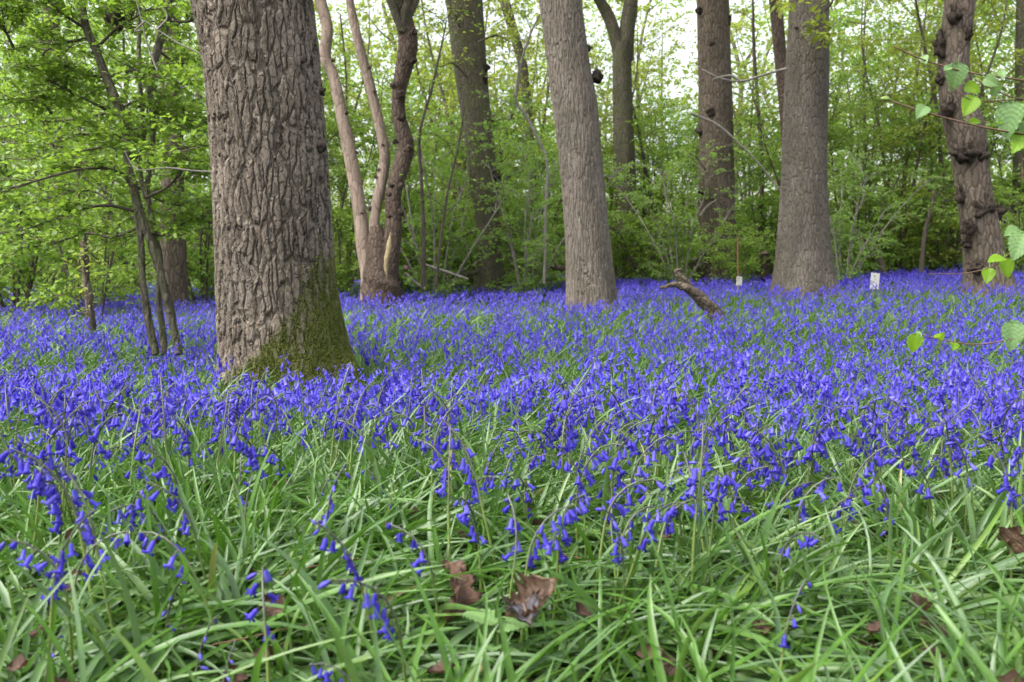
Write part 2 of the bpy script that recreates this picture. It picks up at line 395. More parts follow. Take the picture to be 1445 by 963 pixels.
# ------------------------------------------------------------------ big trunks
def trunk_profile(prof, depth, top, flare=0.35, flare_h=0.35, nth=96, dz=0.03, fine_to=None, lobes=5, seed=0, wob=0.03):
    """Verts and faces of a trunk from (pixel row, left edge, right edge) rows at a distance; grown up to height `top`."""
    pr = sorted(prof)
    pts = np.array([pt((l + r) / 2, y, depth) for y, l, r in pr]); s = depth / FWD[1]
    rad = np.array([(r - l) / 2 / F_PX * s for y, l, r in pr])
    z = pts[:, 2]; o = np.argsort(z); z, cx, rad = z[o], pts[o, 0], rad[o]
    gz = float(ground(np.interp(0, [0], [cx[0]]), depth))
    k = (cx[-1] - cx[max(-3, -len(cx))]) / (z[-1] - z[max(-3, -len(cx))])
    kr = -0.015
    zz = [gz - 0.25]; cap = fine_to or top
    while zz[-1] < top: zz.append(zz[-1] + (dz if zz[-1] < cap else 0.12))
    zz = np.array(zz)
    c = np.interp(zz, z, cx); r = np.interp(zz, z, rad)
    up = zz > z[-1]; c[up] = cx[-1] + k * (zz[up] - z[-1]) * np.exp(-(zz[up] - z[-1]) * 0.2); r[up] = rad[-1] * np.exp(kr * 3 * (zz[up] - z[-1]))
    w = max(3, int(0.18 / dz)) | 1; kern = np.hanning(w + 2)[1:-1]; kern /= kern.sum()
    sm = lambda a: np.convolve(np.pad(a, w // 2, mode='edge'), kern, 'valid')
    c, r = sm(c), sm(r)
    th = np.linspace(0, 2 * math.pi, nth, endpoint=False); q = np.random.default_rng(seed)
    ph = q.uniform(0, 6.28)
    hgt = np.clip((zz - gz) / flare_h, -0.5, 3)
    fl = flare * np.exp(-np.maximum(hgt, 0) * 1.8)[:, None] * (0.55 + 0.45 * np.cos(lobes * th + ph)[None])
    rr = r[:, None] * (1 + np.maximum(fl, 0))
    for _ in range(5):
        rr = rr * (1 + wob * np.sin(q.integers(1, 5) * th[None] + q.uniform(-4, 4) * zz[:, None] + q.uniform(0, 6.28)) * 0.5)
    V = np.stack([c[:, None] + rr * np.cos(th)[None], depth + rr * np.sin(th)[None], zz[:, None] + 0 * rr], -1)
    n = len(zz)
    i = np.arange(n - 1)[:, None] * nth; j = np.arange(nth)[None]; jn = (j + 1) % nth
    Fq = np.stack([i + j, i + jn, i + nth + jn, i + nth + j], -1).reshape(-1, 4)
    return V, Fq, zz, c, r, gz


# leaf shapes: x along the leaf, y across, z up
LEAF = np.array([[0, 0, 0], [0.35, 0.27, 0.05], [0.72, 0.22, 0.03], [1, 0, -0.06], [0.72, -0.22, 0.03], [0.35, -0.27, 0.05]], float)
LEAF_F = np.array([[0, 3, 2, 1], [0, 5, 4, 3]])
LEAF_T = np.array([0, .4, .7, 1, .7, .4])
LOBED = np.array([[0, 0, 0], [.28, .10, .02], [.42, .40, .06], [.60, .16, .03], [.80, .30, .03], [1, 0, -.05],
                  [.80, -.30, .03], [.60, -.16, .03], [.42, -.40, .06], [.28, -.10, .02]], float)
LOBED_F3 = np.array([[0, 2, 1], [0, 3, 2], [0, 5, 3], [3, 5, 4], [0, 9, 8], [0, 8, 7], [0, 7, 5], [7, 6, 5]])
LOBED_T = np.array([0, .3, .5, .6, .8, 1, .8, .6, .5, .3])


class Growth:
    """Collects wood and leaves of one woody plant."""
    def __init__(self, seed):
        self.r = np.random.default_rng(seed); self.w = MB(); self.lp, self.ld, self.ln, self.ls = [], [], [], []
        self.tips = []

    def stick(self, path, radii, sides=6, n=None, lump=0.0):
        P = curve(path, n or max(6, 4 * len(path)))
        tube(self.w, P, radii, sides, rnd=self.r.uniform(), lump=lump, seed=int(self.r.integers(1e6)))
        return P

    def leaves_on(self, P, count, size, t0=0.15, flat=0.65, spread=0.02):
        r = self.r
        t = r.uniform(t0, 1.0, count) * (len(P) - 1.001); i = t.astype(int); u = (t - i)[:, None]
        p = P[i] * (1 - u) + P[i + 1] * u
        T = norm(P[i + 1] - P[i])
        side = norm(r.normal(0, 1, (count, 3)) * np.array([1, 1, 0.45]))
        d = norm(T * 0.55 + side)
        d[:, 2] -= 0.18; d = norm(d)
        nrm = norm(np.array([0, 0, 1.0]) * flat + r.normal(0, 1, (count, 3)) * (1 - flat) * 0.75)
        self.lp.append(p + side * spread * r.uniform(0.2, 1, (count, 1))); self.ld.append(d); self.ln.append(nrm)
        self.ls.append(size * r.uniform(0.6, 1.25, count))

    def sprout(self, P, count, length, rad, leaves=7, leaf=0.045, t0=0.25, rise=0.2, level=1, sub=4, flat=0.65, droop=0.25, sides=4, out=None, spread=0.02):
        r = self.r
        for _ in range(count):
            t = r.uniform(t0, 1.0) * (len(P) - 1.001); i = int(t); p = P[i] + (P[i + 1] - P[i]) * (t - i)
            T = norm((P[i + 1] - P[i])[None])[0]
            a = r.uniform(0, 6.283)
            d = np.array([math.cos(a), math.sin(a), 0]) + T * 0.55 + np.array([0, 0, rise + r.normal(0, 0.22)])
            if out is not None: d = d + out
            d = d / np.linalg.norm(d); L = length * r.uniform(0.55, 1.15)
            m1 = p + d * L * 0.5 + r.normal(0, 0.05, 3) * L
            e = p + d * L + np.array([0, 0, -droop * L * r.uniform(0.2, 1.0)]) + r.normal(0, 0.08, 3) * L
            Q = curve([p, m1, e], 7)
            tube(self.w, Q, [rad, rad * 0.35], sides, rnd=r.uniform(), cap=False)
            if level > 1:
                self.sprout(Q, sub, length * 0.48, rad * 0.5, leaves, leaf, 0.2, rise * 0.6, level - 1, sub, flat, droop, 3, spread=spread)
            self.leaves_on(Q, leaves if level == 1 else max(2, leaves // 2), leaf, flat=flat, spread=spread)

    def crown(self, name, mat, parent, shape=(LEAF, LEAF_F, LEAF_T), keep=None):
        p, d, n, s = (np.concatenate(a) for a in (self.lp, self.ld, self.ln, self.ls))
        if keep is not None:
            k = keep(p); p, d, n, s = p[k], d[k], n[k], s[k]
        y = norm(np.cross(n, d)); z = np.cross(d, y)
        mb = MB(); instances(mb, shape[0], shape[1], p, d, y, z, s, self.r.uniform(0, 1, len(p)), shape[2])
        return mb.build(name, mat, parent)


# ---- shared canopies that stand on top of the tall trunks, above the frame
def canopy_mesh(seed, leaf=0.11):
    g = Growth(seed); r = g.r
    for k in range(7):
        a = k * 0.9 + r.uniform(-0.3, 0.3); L = r.uniform(1.8, 3.0)
        d = np.array([math.cos(a), math.sin(a), r.uniform(0.5, 1.1)])
        P = g.stick([[0, 0, r.uniform(-1.2, 0)], d * L * 0.45 + r.normal(0, .15, 3), d * L], [0.07, 0.02], 6)
        g.sprout(P, 10, 1.1, 0.016, leaves=9, leaf=leaf, t0=0.3, level=2, sub=4, flat=0.5, spread=0.12)
    P = g.stick([[0, 0, -0.2], [0.1, 0.1, 1.4], [0, 0.2, 2.8]], [0.11, 0.02], 6)
    g.sprout(P, 14, 1.1, 0.016, leaves=9, leaf=leaf, t0=0.2, level=2, sub=4, flat=0.5, spread=0.12)
    holder = thing('oak_tree', 'x', 'tree', (0, 0, 0))
    w = g.w.build('limbs', M['far_bark'], holder); c = g.crown('crown', M['leaf_yellow'], holder)
    me = (w.data, c.data)
    for o in (w, c, holder): bpy.data.objects.remove(o)
    return me


CANOPY = [canopy_mesh(11), canopy_mesh(12)]


def put_canopy(root, xyz, k, rot, scale=1.0):
    for nm, me in zip(('limbs', 'crown'), CANOPY[k]):
        o = bpy.data.objects.new(nm, me); COL.objects.link(o); o.parent = root
        o.location = Vector(xyz) - root.location; o.rotation_euler = (0, 0, rot); o.scale = (scale,) * 3


def burr_on(root, px, py, depth, rx, seed, trunk_r=0.2, stretch=(1, 1, 1), twigs=14, front=True, mat='burr'):
    mb = MB(); c = pt(px, py, depth - (trunk_r * 0.85 if front else 0.0))
    blob(mb, c, rx, seed, 18, 12, 0.30, stretch=stretch)
    r = np.random.default_rng(seed)
    for _ in range(twigs):
        d = norm(r.normal(0, 1, (1, 3)))[0]; d[1] = -abs(d[1]) * 0.7; d[2] += 0.35
        b = c + d * rx * 0.6 * np.asarray(stretch)
        tube(mb, curve([b, b + d * rx * 0.5 + r.normal(0, .15, 3) * rx, b + d * rx * r.uniform(0.8, 1.5) + np.array([0, 0, .25 * rx])], 5), [rx * 0.05, rx * 0.018], 3, cap=False)
    return mb.build('burr', M[mat], root)


def big_tree(name, label, prof, depth, top, bark_mat, can=None, group=None, cat='tree', **kw):
    V, Fq, zz, c, r, gz = trunk_profile(prof, depth, top, **kw)
    root = thing(name, label, cat, (np.interp(gz, zz, c), depth, gz), group)
    mb = MB(); mb.add(V.reshape(-1, 3), Fq); mb.build('trunk', M[bark_mat], root)
    if can is not None: put_canopy(root, (c[-1], depth, zz[-1] - 0.1), can, depth * 1.7, 1.0)
    root['_r'] = float(np.interp(gz + 1, zz, r))
    del root['_r']
    return root, (V, Fq, zz, c, r, gz)


# A: the mossy oak in front
D_OAK = 3.2
oak, OAK = big_tree('oak_tree', 'thick mossy-footed oak with deeply furrowed grey brown bark', [(-40, 265, 431), (0, 275, 436), (60, 287, 444), (100, 294, 448), (160, 299, 453), (230, 304, 459), (320, 308, 465), (400, 310, 471),
                    (440, 311, 478), (480, 314, 488), (520, 314, 500), (560, 312, 512)], D_OAK, 5.2, 'oak_bark', can=0,
                    nth=460, dz=0.0042, fine_to=1.95, flare=0.16, flare_h=0.16, lobes=5, seed=3, wob=0.012)


def moss_on(root, data, count):
    V, Fq, zz, c, r, gz = data
    q = np.random.default_rng(5)
    nz, nt = V.shape[:2]
    sel = np.where(zz < 0.85)[0]
    i = q.integers(sel[0], sel[-1], count); j = q.integers(0, nt, count)
    P = V[i, j]; th = 2 * math.pi * j / nt
    nrm = np.stack([np.cos(th), np.sin(th), 0 * th], -1)
    # moss reaches highest on the right of the face and thins out towards the left
    def cover(P):
        face = (P[..., 0] - np.interp(P[..., 2], zz, c)) / np.interp(P[..., 2], zz, r)
        lim = 0.15 + 0.28 * smooth(-0.75, 0.95, face) + 0.14 * noise2(face * 0.3, P[..., 2] * 0.15, 2.6, 4) + 0.13 * noise2(face * 0.3 + 3, P[..., 2] * 0.5, 7, 8) + 0.06 * noise2(face * 0.4, P[..., 2] * 0.3, 22, 9)
        gap = noise2(face * 0.25, P[..., 2], 6.0, 21) * 0.6 + noise2(face * 0.25, P[..., 2], 14.0, 22) * 0.5
        return (1.0 - smooth(0.60, 1.40, (P[..., 2] - gz) / np.maximum(lim, .03))) * smooth(-.98, -.70, face) * smooth(-.95, -.45, gap)
    k = q.uniform(size=count) < cover(P)
    tr = next(o for o in root.children if o.name.startswith('trunk'))
    tr.data.attributes['tt'].data.foreach_set('value', cover(V).ravel().astype(np.float32))
    P, nrm = P[k], nrm[k]; n = len(P)
    d = norm(nrm * 0.8 + np.array([0, 0, -0.35]) + q.normal(0, 0.5, (n, 3)))
    y = norm(np.cross(d, q.normal(0, 1, (n, 3)))); z = np.cross(d, y)
    B = np.array([[0, .28, 0], [0, -.28, 0], [.6, .2, .05], [.6, -.2, .05], [1, 0, 0]], float)
    mb = MB()
    instances(mb, B, np.array([[0, 1, 3], [0, 3, 2], [2, 3, 4]]), P + nrm * 0.001, d, y, z, q.uniform(0.0035, 0.0085, n),
              np.clip(0.42 + 0.42 * noise2(P[:, 0] * 1.2, P[:, 2] * 1.2, 5, 2) + q.normal(0, .09, n), 0, 0.70), np.array([0, 0, .6, .6, 1]))
    o = mb.build('moss', M['moss'], root); o['label'] = 'olive green moss spreading up the right of the foot'; o['kind'] = 'stuff'
    return o


moss_on(oak, OAK, 330000)
for k, (px, py, rx) in enumerate([(316, 195, .012), (452, 208, .014), (455, 130, .010), (365, 318, .013), (430, 85, .010)]):
    burr_on(oak, px, py, D_OAK, rx, 40 + k, trunk_r=0.20 * math.sqrt(max(0.02, 1 - ((px - 382) / 78) ** 2)), twigs=0).name = 'knot'

# B: smooth oak
smooth_oak, SO = big_tree('oak_tree', 'straight pinkish grey oak with fine bark leaning left, clear of moss', [(-40, 757, 815), (0, 762, 820), (100, 775, 833), (137, 780, 841), (200, 787, 847), (274, 794, 854), (350, 799, 862), (400, 800, 867), (440, 801, 870)],
                          8.0, 7.0, 'fine_bark', can=1, nth=200, dz=0.011, fine_to=3.2, flare=0.34, flare_h=0.34, seed=4, wob=0.022)
for k, (px, py, rx, fr) in enumerate([(842, 110, .058, 0.0), (818, 154, .035, .17), (838, 223, .038, .12), (829, 70, .03, .0)]):
    burr_on(smooth_oak, px, py, 8.0, rx, 60 + k, trunk_r=fr, twigs=16)
# G
plate_oak, PO = big_tree('oak_tree', 'tall grey oak with small bark plates beside the white tag stake', [(-40, 1116, 1170), (0, 1115, 1168), (91, 1112, 1168), (183, 1107, 1166), (274, 1103, 1165), (340, 1099, 1168), (380, 1096, 1173), (410, 1094, 1178)],
                         10.0, 7.0, 'plate_bark', can=0, nth=170, dz=0.016, fine_to=3.9, flare=0.40, flare_h=0.40, seed=6, wob=0.024)
for k, (px, py) in enumerate([(1142, 195), (1149, 195), (1124, 40), (1156, 265)]):
    burr_on(plate_oak, px, py, 10.0, .018, 80 + k, trunk_r=.2, twigs=0).name = 'knot'
# F
f_oak, _ = big_tree('oak_tree', 'knotty oak wrapped in leafy shoots behind the forked dead wood', [(-40, 983, 1028), (0, 984, 1028), (91, 986, 1030), (183, 987, 1034), (274, 986, 1036), (350, 986, 1038), (400, 985, 1040)], 14.5, 8.0, 'knob_bark', can=1, nth=90, dz=0.03, fine_to=5.2, seed=7, wob=0.02)
for k, (px, py, rx, fr) in enumerate([(988, 15, .06, .1), (989, 185, .075, .05), (1003, 158, .06, .2), (1027, 30, .06, .1), (1005, 283, .06, .2), (990, 270, .05, .1), (1004, 62, .04, .2)]):
    burr_on(f_oak, px, py, 14.5, rx, 90 + k, trunk_r=fr * 1.3, twigs=10)
# D
d_tree, _ = big_tree('oak_tree', 'dark algae-green tree trunk between the coppice and the straight oak', [(-40, 625, 676), (0, 630, 680), (91, 640, 686), (183, 654, 694), (274, 666, 703), (320, 672, 706), (380, 673, 710), (410, 671, 714)], 12.5, 7.5, 'dark_bark', can=0, nth=100, dz=0.025, fine_to=4.8, seed=8, wob=0.02)
for k, (px, py, rx, fr) in enumerate([(662, 45, .05, .2), (671, 95, .05, .2), (685, 97, .05, .1), (690, 172, .05, .05), (697, 250, .075, .05), (668, 250, .05, .1), (684, 112, .05, .15)]):
    burr_on(d_tree, px, py, 12.5, rx, 110 + k, trunk_r=fr, twigs=8)
# E: forked dark trunk
e_tree, ED = big_tree('forked_tree', 'dark ivy-tinged trunk that forks high between two grey oaks', [(60, 866, 893), (91, 865, 890), (150, 865, 892), (228, 866, 896), (300, 869, 898), (365, 870, 901), (405, 869, 904)], 16.5, 4.6, 'dark_bark', nth=80, dz=0.04, fine_to=5.0, seed=9, wob=0.02)
mb = MB()
tube(mb, curve([pt(877, 85, 16.5), pt(862, 30, 16.5), pt(840, -10, 16.4), pt(815, -60, 16.3)], 14), [0.13, 0.07], 12, lump=0.08)
tube(mb, curve([pt(881, 85, 16.5), pt(887, 30, 16.5), pt(893, -20, 16.5), pt(900, -90, 16.6)], 14), [0.15, 0.11], 12, lump=0.08)
mb.build('fork', M['dark_bark'], e_tree)
put_canopy(e_tree, pt(900, -90, 16.6), 1, 0.6, 0.9)
# H: burred trunk on the right
h_tree, HD = big_tree('burred_tree', 'brown trunk ringed with dark bristly burrs by the pale green twigs', [(-40, 1339, 1376), (0, 1335, 1374), (60, 1328, 1366), (91, 1325, 1364), (137, 1328, 1374), (183, 1336, 1389), (230, 1346, 1393), (274, 1352, 1398), (330, 1359, 1410), (365, 1364, 1418), (400, 1367, 1428), (420, 1364, 1436)], 8.5, 6.5, 'knob_bark', can=1, nth=140, dz=0.018, fine_to=3.5, seed=10, wob=0.03)
for k, (px, py, rx, fr, st) in enumerate([(1346, 22, .062, .10, (1, 1, 1)), (1363, 47, .075, .08, (1, 1, 1.2)), (1326, 66, .075, .02, (.8, 1, 1.6)), (1328, 112, .05, .02, (1, 1, 1)), (1338, 155, .075, .08, (1.1, 1, 1.1)),
                                         (1362, 216, .085, .12, (1.6, 1.2, 1.1)), (1383, 222, .075, .10, (1.3, 1, 1)), (1356, 276, .055, .05, (1, 1, 1.2)), (1388, 296, .085, .12, (1.25, 1, 1.1)), (1366, 320, .06, .12, (1.1, 1, 1.1)), (1407, 300, .06, .04, (1, 1, 1.1)), (1364, 342, .05, .05, (1, 1, 1)), (1377, 380, .06, .14, (1, 1, 1))]):
    burr_on(h_tree, px, py, 8.5, rx * .84, 130 + k, trunk_r=fr * 1.35, stretch=st, twigs=60)
# background trunks
BG = [('brown trunk half hidden by the hawthorn beside the mossy oak', [(-40, 222, 250), (80, 227, 256), (200, 229, 258), (400, 227, 263), (420, 226, 265)], 10.5, 'knob_bark', 0),
      ('grey trunk standing farthest left behind the hawthorn', [(-40, 56, 80), (0, 60, 82), (120, 65, 86), (260, 76, 98), (345, 82, 108), (418, 80, 113)], 12.0, 'knob_bark', 1),
      ('slim brown trunk just left behind the small-plated oak', [(-40, 1082, 1098), (0, 1085, 1103), (80, 1093, 1110), (150, 1100, 1117), (300, 1108, 1126), (400, 1108, 1130)], 13.0, 'rough_bark', 1),
      ('dark trunk at the wood edge beyond the burred tree', [(-40, 1436, 1452), (200, 1431, 1448), (310, 1428, 1447), (400, 1425, 1449)], 15.0, 'dark_bark', 0),
      ('slender bent tree rising behind the gap left of the straight oak', [(-40, 700, 716), (0, 704, 719), (60, 722, 736), (90, 730, 744), (150, 738, 751), (250, 745, 757), (400, 752, 768)], 17.0, 'far_bark', 1)]
for k, (lab, prof, dep, bk, cn) in enumerate(BG):
    big_tree('woodland_tree', lab, prof, dep, 6.8, bk, can=cn, group='trunks behind the bluebells', nth=40, dz=0.06, seed=20 + k, wob=0.03)

# C: three-stemmed coppice
D_C = 10.5
cop = thing('coppiced_tree', 'three-stemmed coppiced tree with pale and knobbly stems', 'tree', pt(537, 418, D_C))


def stem_tube(root, name, path, widths, depth, mat, lump=0.05, sides=28, n=90, dy=0.0, lab=None):
    mb = MB(); P = curve([pt(x, y, depth + dy * k / len(path)) for k, (x, y) in enumerate(path)], n)
    tube(mb, P, np.array(widths) / 2 / F_PX * depth, sides, lump=lump, seed=len(path) * 7)
    o = mb.build(name, M[mat], root)
    if lab: o['label'] = lab
    return o


stem_tube(cop, 'stem', [(520, 425), (520, 390), (514, 350), (508, 300), (498, 240), (484, 170), (471, 110), (459, 80), (462, 40), (452, 0), (440, -60)], [24, 22, 22, 20, 19, 17, 15, 17, 16, 17, 14], D_C, 'pale_bark', dy=0.4, lab='pale pink-grey bare stem on the left')
stem_tube(cop, 'stem', [(531, 420), (531, 380), (528, 340), (530, 300), (540, 250), (543, 218), (534, 170), (522, 120), (508, 70), (499, 30), (492, -10), (486, -60)], [18, 17, 14, 14, 16, 15, 14, 14, 13, 12, 11, 10], D_C, 'pale_bark', dy=0.1, lab='slim pale stem in the middle')
stem_tube(cop, 'stem', [(549, 425), (548, 395), (551, 360), (556, 320), (556, 275), (568, 230), (573, 205), (563, 165), (563, 130), (572, 90), (577, 60), (571, 20), (572, -10), (566, -60)], [36, 30, 24, 22, 22, 24, 22, 20, 20, 24, 26, 21, 21, 18], D_C, 'rough_bark', lump=0.10, dy=-0.3, lab='dark knobbly stem on the right')
mb = MB(); tube(mb, curve([pt(x, y, D_C - 0.02) for x, y in [(538, 432), (538, 405), (537, 380), (533, 345), (530, 320)]], 30), np.array([58, 56, 48, 32, 14]) / 2 / F_PX * D_C, 30, lump=0.07, seed=5)
mb.build('stool', M['rough_bark'], cop)
mb = MB(); P = curve([pt(x, y, D_C - 0.42) for x, y in [(546, 392), (545, 372), (549, 350), (551, 328)]], 20)
tube(mb, P, np.array([1, 7, 8, 1]) / 2 / F_PX * D_C, 14, lump=0.2, seed=9); w = mb.build('bare_patch', M['bare_wood'], cop); w['label'] = 'pale yellow wood where the bark is gone'
for k, (px, py, rx) in enumerate([(584, 45, .05), (561, 8, .045), (583, 86, .05), (556, 120, .055), (567, 135, .07), (567, 168, .06), (577, 210, .06), (558, 200, .04), (553, 262, .05), (566, 262, .045), (549, 275, .04), (566, 300, .05), (574, 378, .055), (549, 305, .04)]):
    burr_on(cop, px, py, D_C - 0.28, rx * .62, 160 + k, trunk_r=0.07, twigs=5, mat='burr' if k % 3 else 'rough_bark', stretch=(1.1, 1, 1))
for k, (px, py) in enumerate([(522, 95), (528, 130), (540, 205), (536, 240), (503, 215), (470, 85), (489, 160), (512, 300), (523, 295), (531, 250)]):
    burr_on(cop, px, py, D_C + 0.05, .022, 190 + k, trunk_r=0.06, twigs=0, mat='rough_bark').name = 'knot'
put_canopy(cop, pt(566, -60, D_C - 0.3), 0, 1.0, 0.7)

# ------------------------------------------------------------------ I: hawthorn on the left, near
D_H = 3.7
haw = thing('hawthorn_tree', 'small many-stemmed hawthorn in fresh leaf left of the mossy oak', 'tree', pt(225, 495, D_H))
g = Growth(31)


def hp(path, d0=D_H, d1=None):
    d1 = d0 if d1 is None else d1
    return [pt(x, y, d0 + (d1 - d0) * k / (len(path) - 1)) for k, (x, y) in enumerate(path)]


def wpx(*w): return np.array(w) / 2 / F_PX * D_H


stems = MB()
S = []
for path, w, d0, d1 in [([(252, 500), (246, 468), (232, 410), (222, 365), (208, 330), (197, 300), (188, 262), (180, 228), (177, 175), (163, 140), (150, 110), (135, 70), (122, 40), (113, 0), (100, -60)], (12, 11, 10, 10, 11, 13, 12, 10, 12, 14, 12, 11, 11, 13, 11), 3.6, 3.8),
                        ([(220, 500), (213, 470), (203, 410), (200, 370), (198, 330), (192, 300)], (11, 11, 10, 9, 9, 9), 3.62, 3.66),
                        ([(232, 500), (229, 465), (224, 420), (226, 370), (222, 345), (215, 310), (208, 270), (212, 230), (216, 190), (214, 150), (212, 120), (222, 70), (235, 30), (250, -20), (262, -60)], (9, 9, 8, 8, 8, 8, 7, 8, 8, 8, 9, 11, 12, 11, 10), 3.8, 4.1),
                        ([(249, 500), (243, 440), (232, 400), (222, 380), (212, 345), (208, 320)], (8, 8, 8, 7, 7, 7), 3.7, 3.66),
                        ([(205, 280), (198, 240), (203, 190), (199, 140), (196, 80), (196, 20), (190, -50)], (6, 6, 6, 6, 6, 6, 5), 3.95, 4.2)]:
    P = curve(hp(path, d0, d1), 6 * len(path)); tube(stems, P, np.array(w) / 2 / F_PX * (d0 + d1) / 2, 12, lump=0.06, seed=len(S)); S.append(P)
tr = stems.build('trunk', M['dark_bark'], haw)
BR = [([(178, 170), (140, 150), (90, 125), (45, 100), (15, 95)], 3.8, 3.6), ([(185, 250), (150, 238), (110, 240), (70, 250), (20, 265), (-30, 285)], 3.7, 3.2),
      ([(72, 160), (60, 145), (30, 140), (-30, 142)], 3.9, 3.5), ([(122, 55), (85, 62), (62, 75), (58, 92)], 3.8, 3.9), ([(130, 75), (165, 40), (190, 25), (215, 10)], 3.8, 3.6),
      ([(175, 170), (200, 150), (240, 170), (275, 175), (302, 168)], 3.9, 4.2), ([(205, 280), (235, 265), (262, 242), (300, 243)], 3.7, 3.6), ([(196, 300), (150, 290), (100, 300), (50, 320), (0, 330)], 3.7, 3.4),
      ([(209, 120), (250, 150), (280, 165), (305, 172)], 4.1, 4.3), ([(20, 70), (8, 45), (-10, 10)], 3.7, 3.6), ([(150, 110), (110, 100), (60, 60), (20, 20), (-20, 0)], 3.8, 4.1),
      ([(222, 70), (250, 90), (275, 85), (310, 80)], 4.2, 4.6), ([(213, 210), (175, 195), (120, 190), (60, 205), (0, 200)], 4.0, 4.4), ([(205, 330), (235, 330), (270, 310), (300, 315)], 3.7, 3.9),
      ([(197, 320), (160, 335), (120, 330), (70, 345), (20, 350)], 3.75, 3.9), ([(120, 40), (90, 20), (60, -10), (30, -40)], 3.8, 3.6), ([(235, 30), (270, 30), (300, 10)], 4.2, 4.4),
      ([(200, 190), (160, 205), (100, 215), (30, 225), (-40, 215)], 4.0, 4.5), ([(113, 0), (160, -10), (220, -30)], 3.9, 3.9), ([(180, 228), (210, 215), (250, 215), (290, 205)], 3.75, 3.5),
      ([(197, 140), (150, 160), (90, 170), (30, 175), (-30, 185)], 4.1, 4.6), ([(190, 262), (230, 285), (265, 290), (300, 280)], 4.0, 4.3), ([(150, 110), (190, 100), (230, 110), (265, 120)], 3.9, 3.5), ([(215, 310), (180, 305), (130, 270), (70, 280), (10, 300)], 4.1, 4.5)]
for path, d0, d1 in BR:
    P = g.stick(hp(path, d0, d1), [0.0075, 0.002], 5)
    g.sprout(P, 17, 0.20, 0.0022, leaves=6, leaf=0.030, t0=0.12, level=2, sub=4, flat=0.62, droop=0.15, spread=0.015)
for P in S[2:3] + S[0:1]: g.sprout(P, 16, 0.20, 0.0025, leaves=6, leaf=0.030, t0=0.40, level=2, sub=4, spread=0.015)
g.w.build('branches', M['twig'], haw)
g.crown('crown', M['leaf_bright'], haw, (LOBED, LOBED_F3, LOBED_T))
# pale dead twigs beside it
for path in ([(306, 88), (280, 75), (250, 60), (222, 42), (205, 30)], [(222, 42), (236, 25), (228, 8)], [(205, 30), (190, 44), (205, 42)], [(303, 243), (270, 241), (235, 237), (195, 240), (182, 225), (176, 212)], [(222, 100), (207, 60), (200, 30), (192, 0)]):
    mb = MB(); tube(mb, curve([pt(x, y, 3.35) for x, y in path], 16), [0.004, 0.0018], 5)
    o = mb.build('dead_twig', M['grey_twig'], haw); o['label'] = 'bare grey twig near the oak'
mb = MB(); tube(mb, curve([pt(x, y, 4.3) for x, y in [(158, 48), (162, 28), (170, 8), (178, -30)]], 18), [0.012, 0.055, 0.07, 0.06], 14, lump=0.25, seed=3)
r_ = np.random.default_rng(3)
for _ in range(40):
    b = pt(168 + r_.normal(0, 5), r_.uniform(-15, 40), 4.28); d = r_.normal(0, .06, 3)
    tube(mb, [b, b + d * 0.6, b + d + np.array([0, 0, -.01])], [.004, .001], 3, cap=False)
o = mb.build('snag', M['burr'], haw); o['label'] = 'dark ragged broken limb hanging at the top'

# ------------------------------------------------------------------ understory shrubs
def shrub(seed, name, stems, height, lean, side, length, leaf, leaves, mat, wood, rise=0.25, t0=0.25, sub=4, r0=0.022, spread=0.04, flat=0.7, level=2):
    g = Growth(seed); r = g.r
    for k in range(stems):
        a = k * 6.283 / stems + r.uniform(-.5, .5); l = lean * r.uniform(0.3, 1.2); H = height * r.uniform(0.7, 1.1)
        b = np.array([math.cos(a), math.sin(a), 0]) * 0.08
        e = np.array([math.cos(a) * l, math.sin(a) * l, H])
        m1 = b + (e - b) * 0.35 + np.array([0, 0, H * 0.10]) + r.normal(0, .05, 3); m2 = b + (e - b) * 0.7 + np.array([0, 0, H * .07]) + r.normal(0, .08, 3)
        P = g.stick([b + [0, 0, -0.15], b, m1, m2, e], [r0 * r.uniform(.7, 1.2), 0.005], 6)
        g.sprout(P, side, length, 0.007, leaves=leaves, leaf=leaf, t0=t0, rise=rise, level=level, sub=sub, flat=flat, spread=spread)
    root = thing(name, 'x', 'shrub', (0, 0, 0))
    g.w.build('stems', M[wood], root); g.crown('crown', M[mat], root)
    return root


PROTO = {
    'hazel': shrub(51, 'hazel_shrub', 6, 2.9, 1.0, 17, 0.75, 0.066, 10, 'leaf_mid', 'twig', sub=6, flat=.42),
    'bright': shrub(52, 'hazel_shrub', 5, 3.3, 1.2, 19, 0.80, 0.060, 10, 'leaf_bright', 'twig', sub=6, flat=.42),
    'low': shrub(53, 'low_shrub', 7, 1.3, 0.8, 13, 0.45, 0.055, 9, 'leaf_bright', 'twig', t0=0.1, sub=5, flat=.42, r0=0.014),
    'tall': shrub(54, 'young_tree', 3, 6.2, 1.1, 26, 1.15, 0.078, 11, 'leaf_mid', 'far_bark', t0=0.14, sub=7, flat=.42, r0=0.055),
    'gold': shrub(55, 'young_tree', 3, 6.6, 1.4, 24, 1.2, 0.080, 11, 'leaf_yellow', 'far_bark', t0=0.25, sub=6, flat=.42, r0=0.06),
    'arch': shrub(56, 'hazel_shrub', 8, 2.4, 1.5, 12, 0.6, 0.060, 9, 'leaf_mid', 'grey_twig', t0=0.2, sub=5, flat=.42),
}
used = set()
HZ, YT, LS = 'hazel shrubs under the trees', 'young trees behind the bluebells', 'low leafy shrubs at the far edge of the flowers'
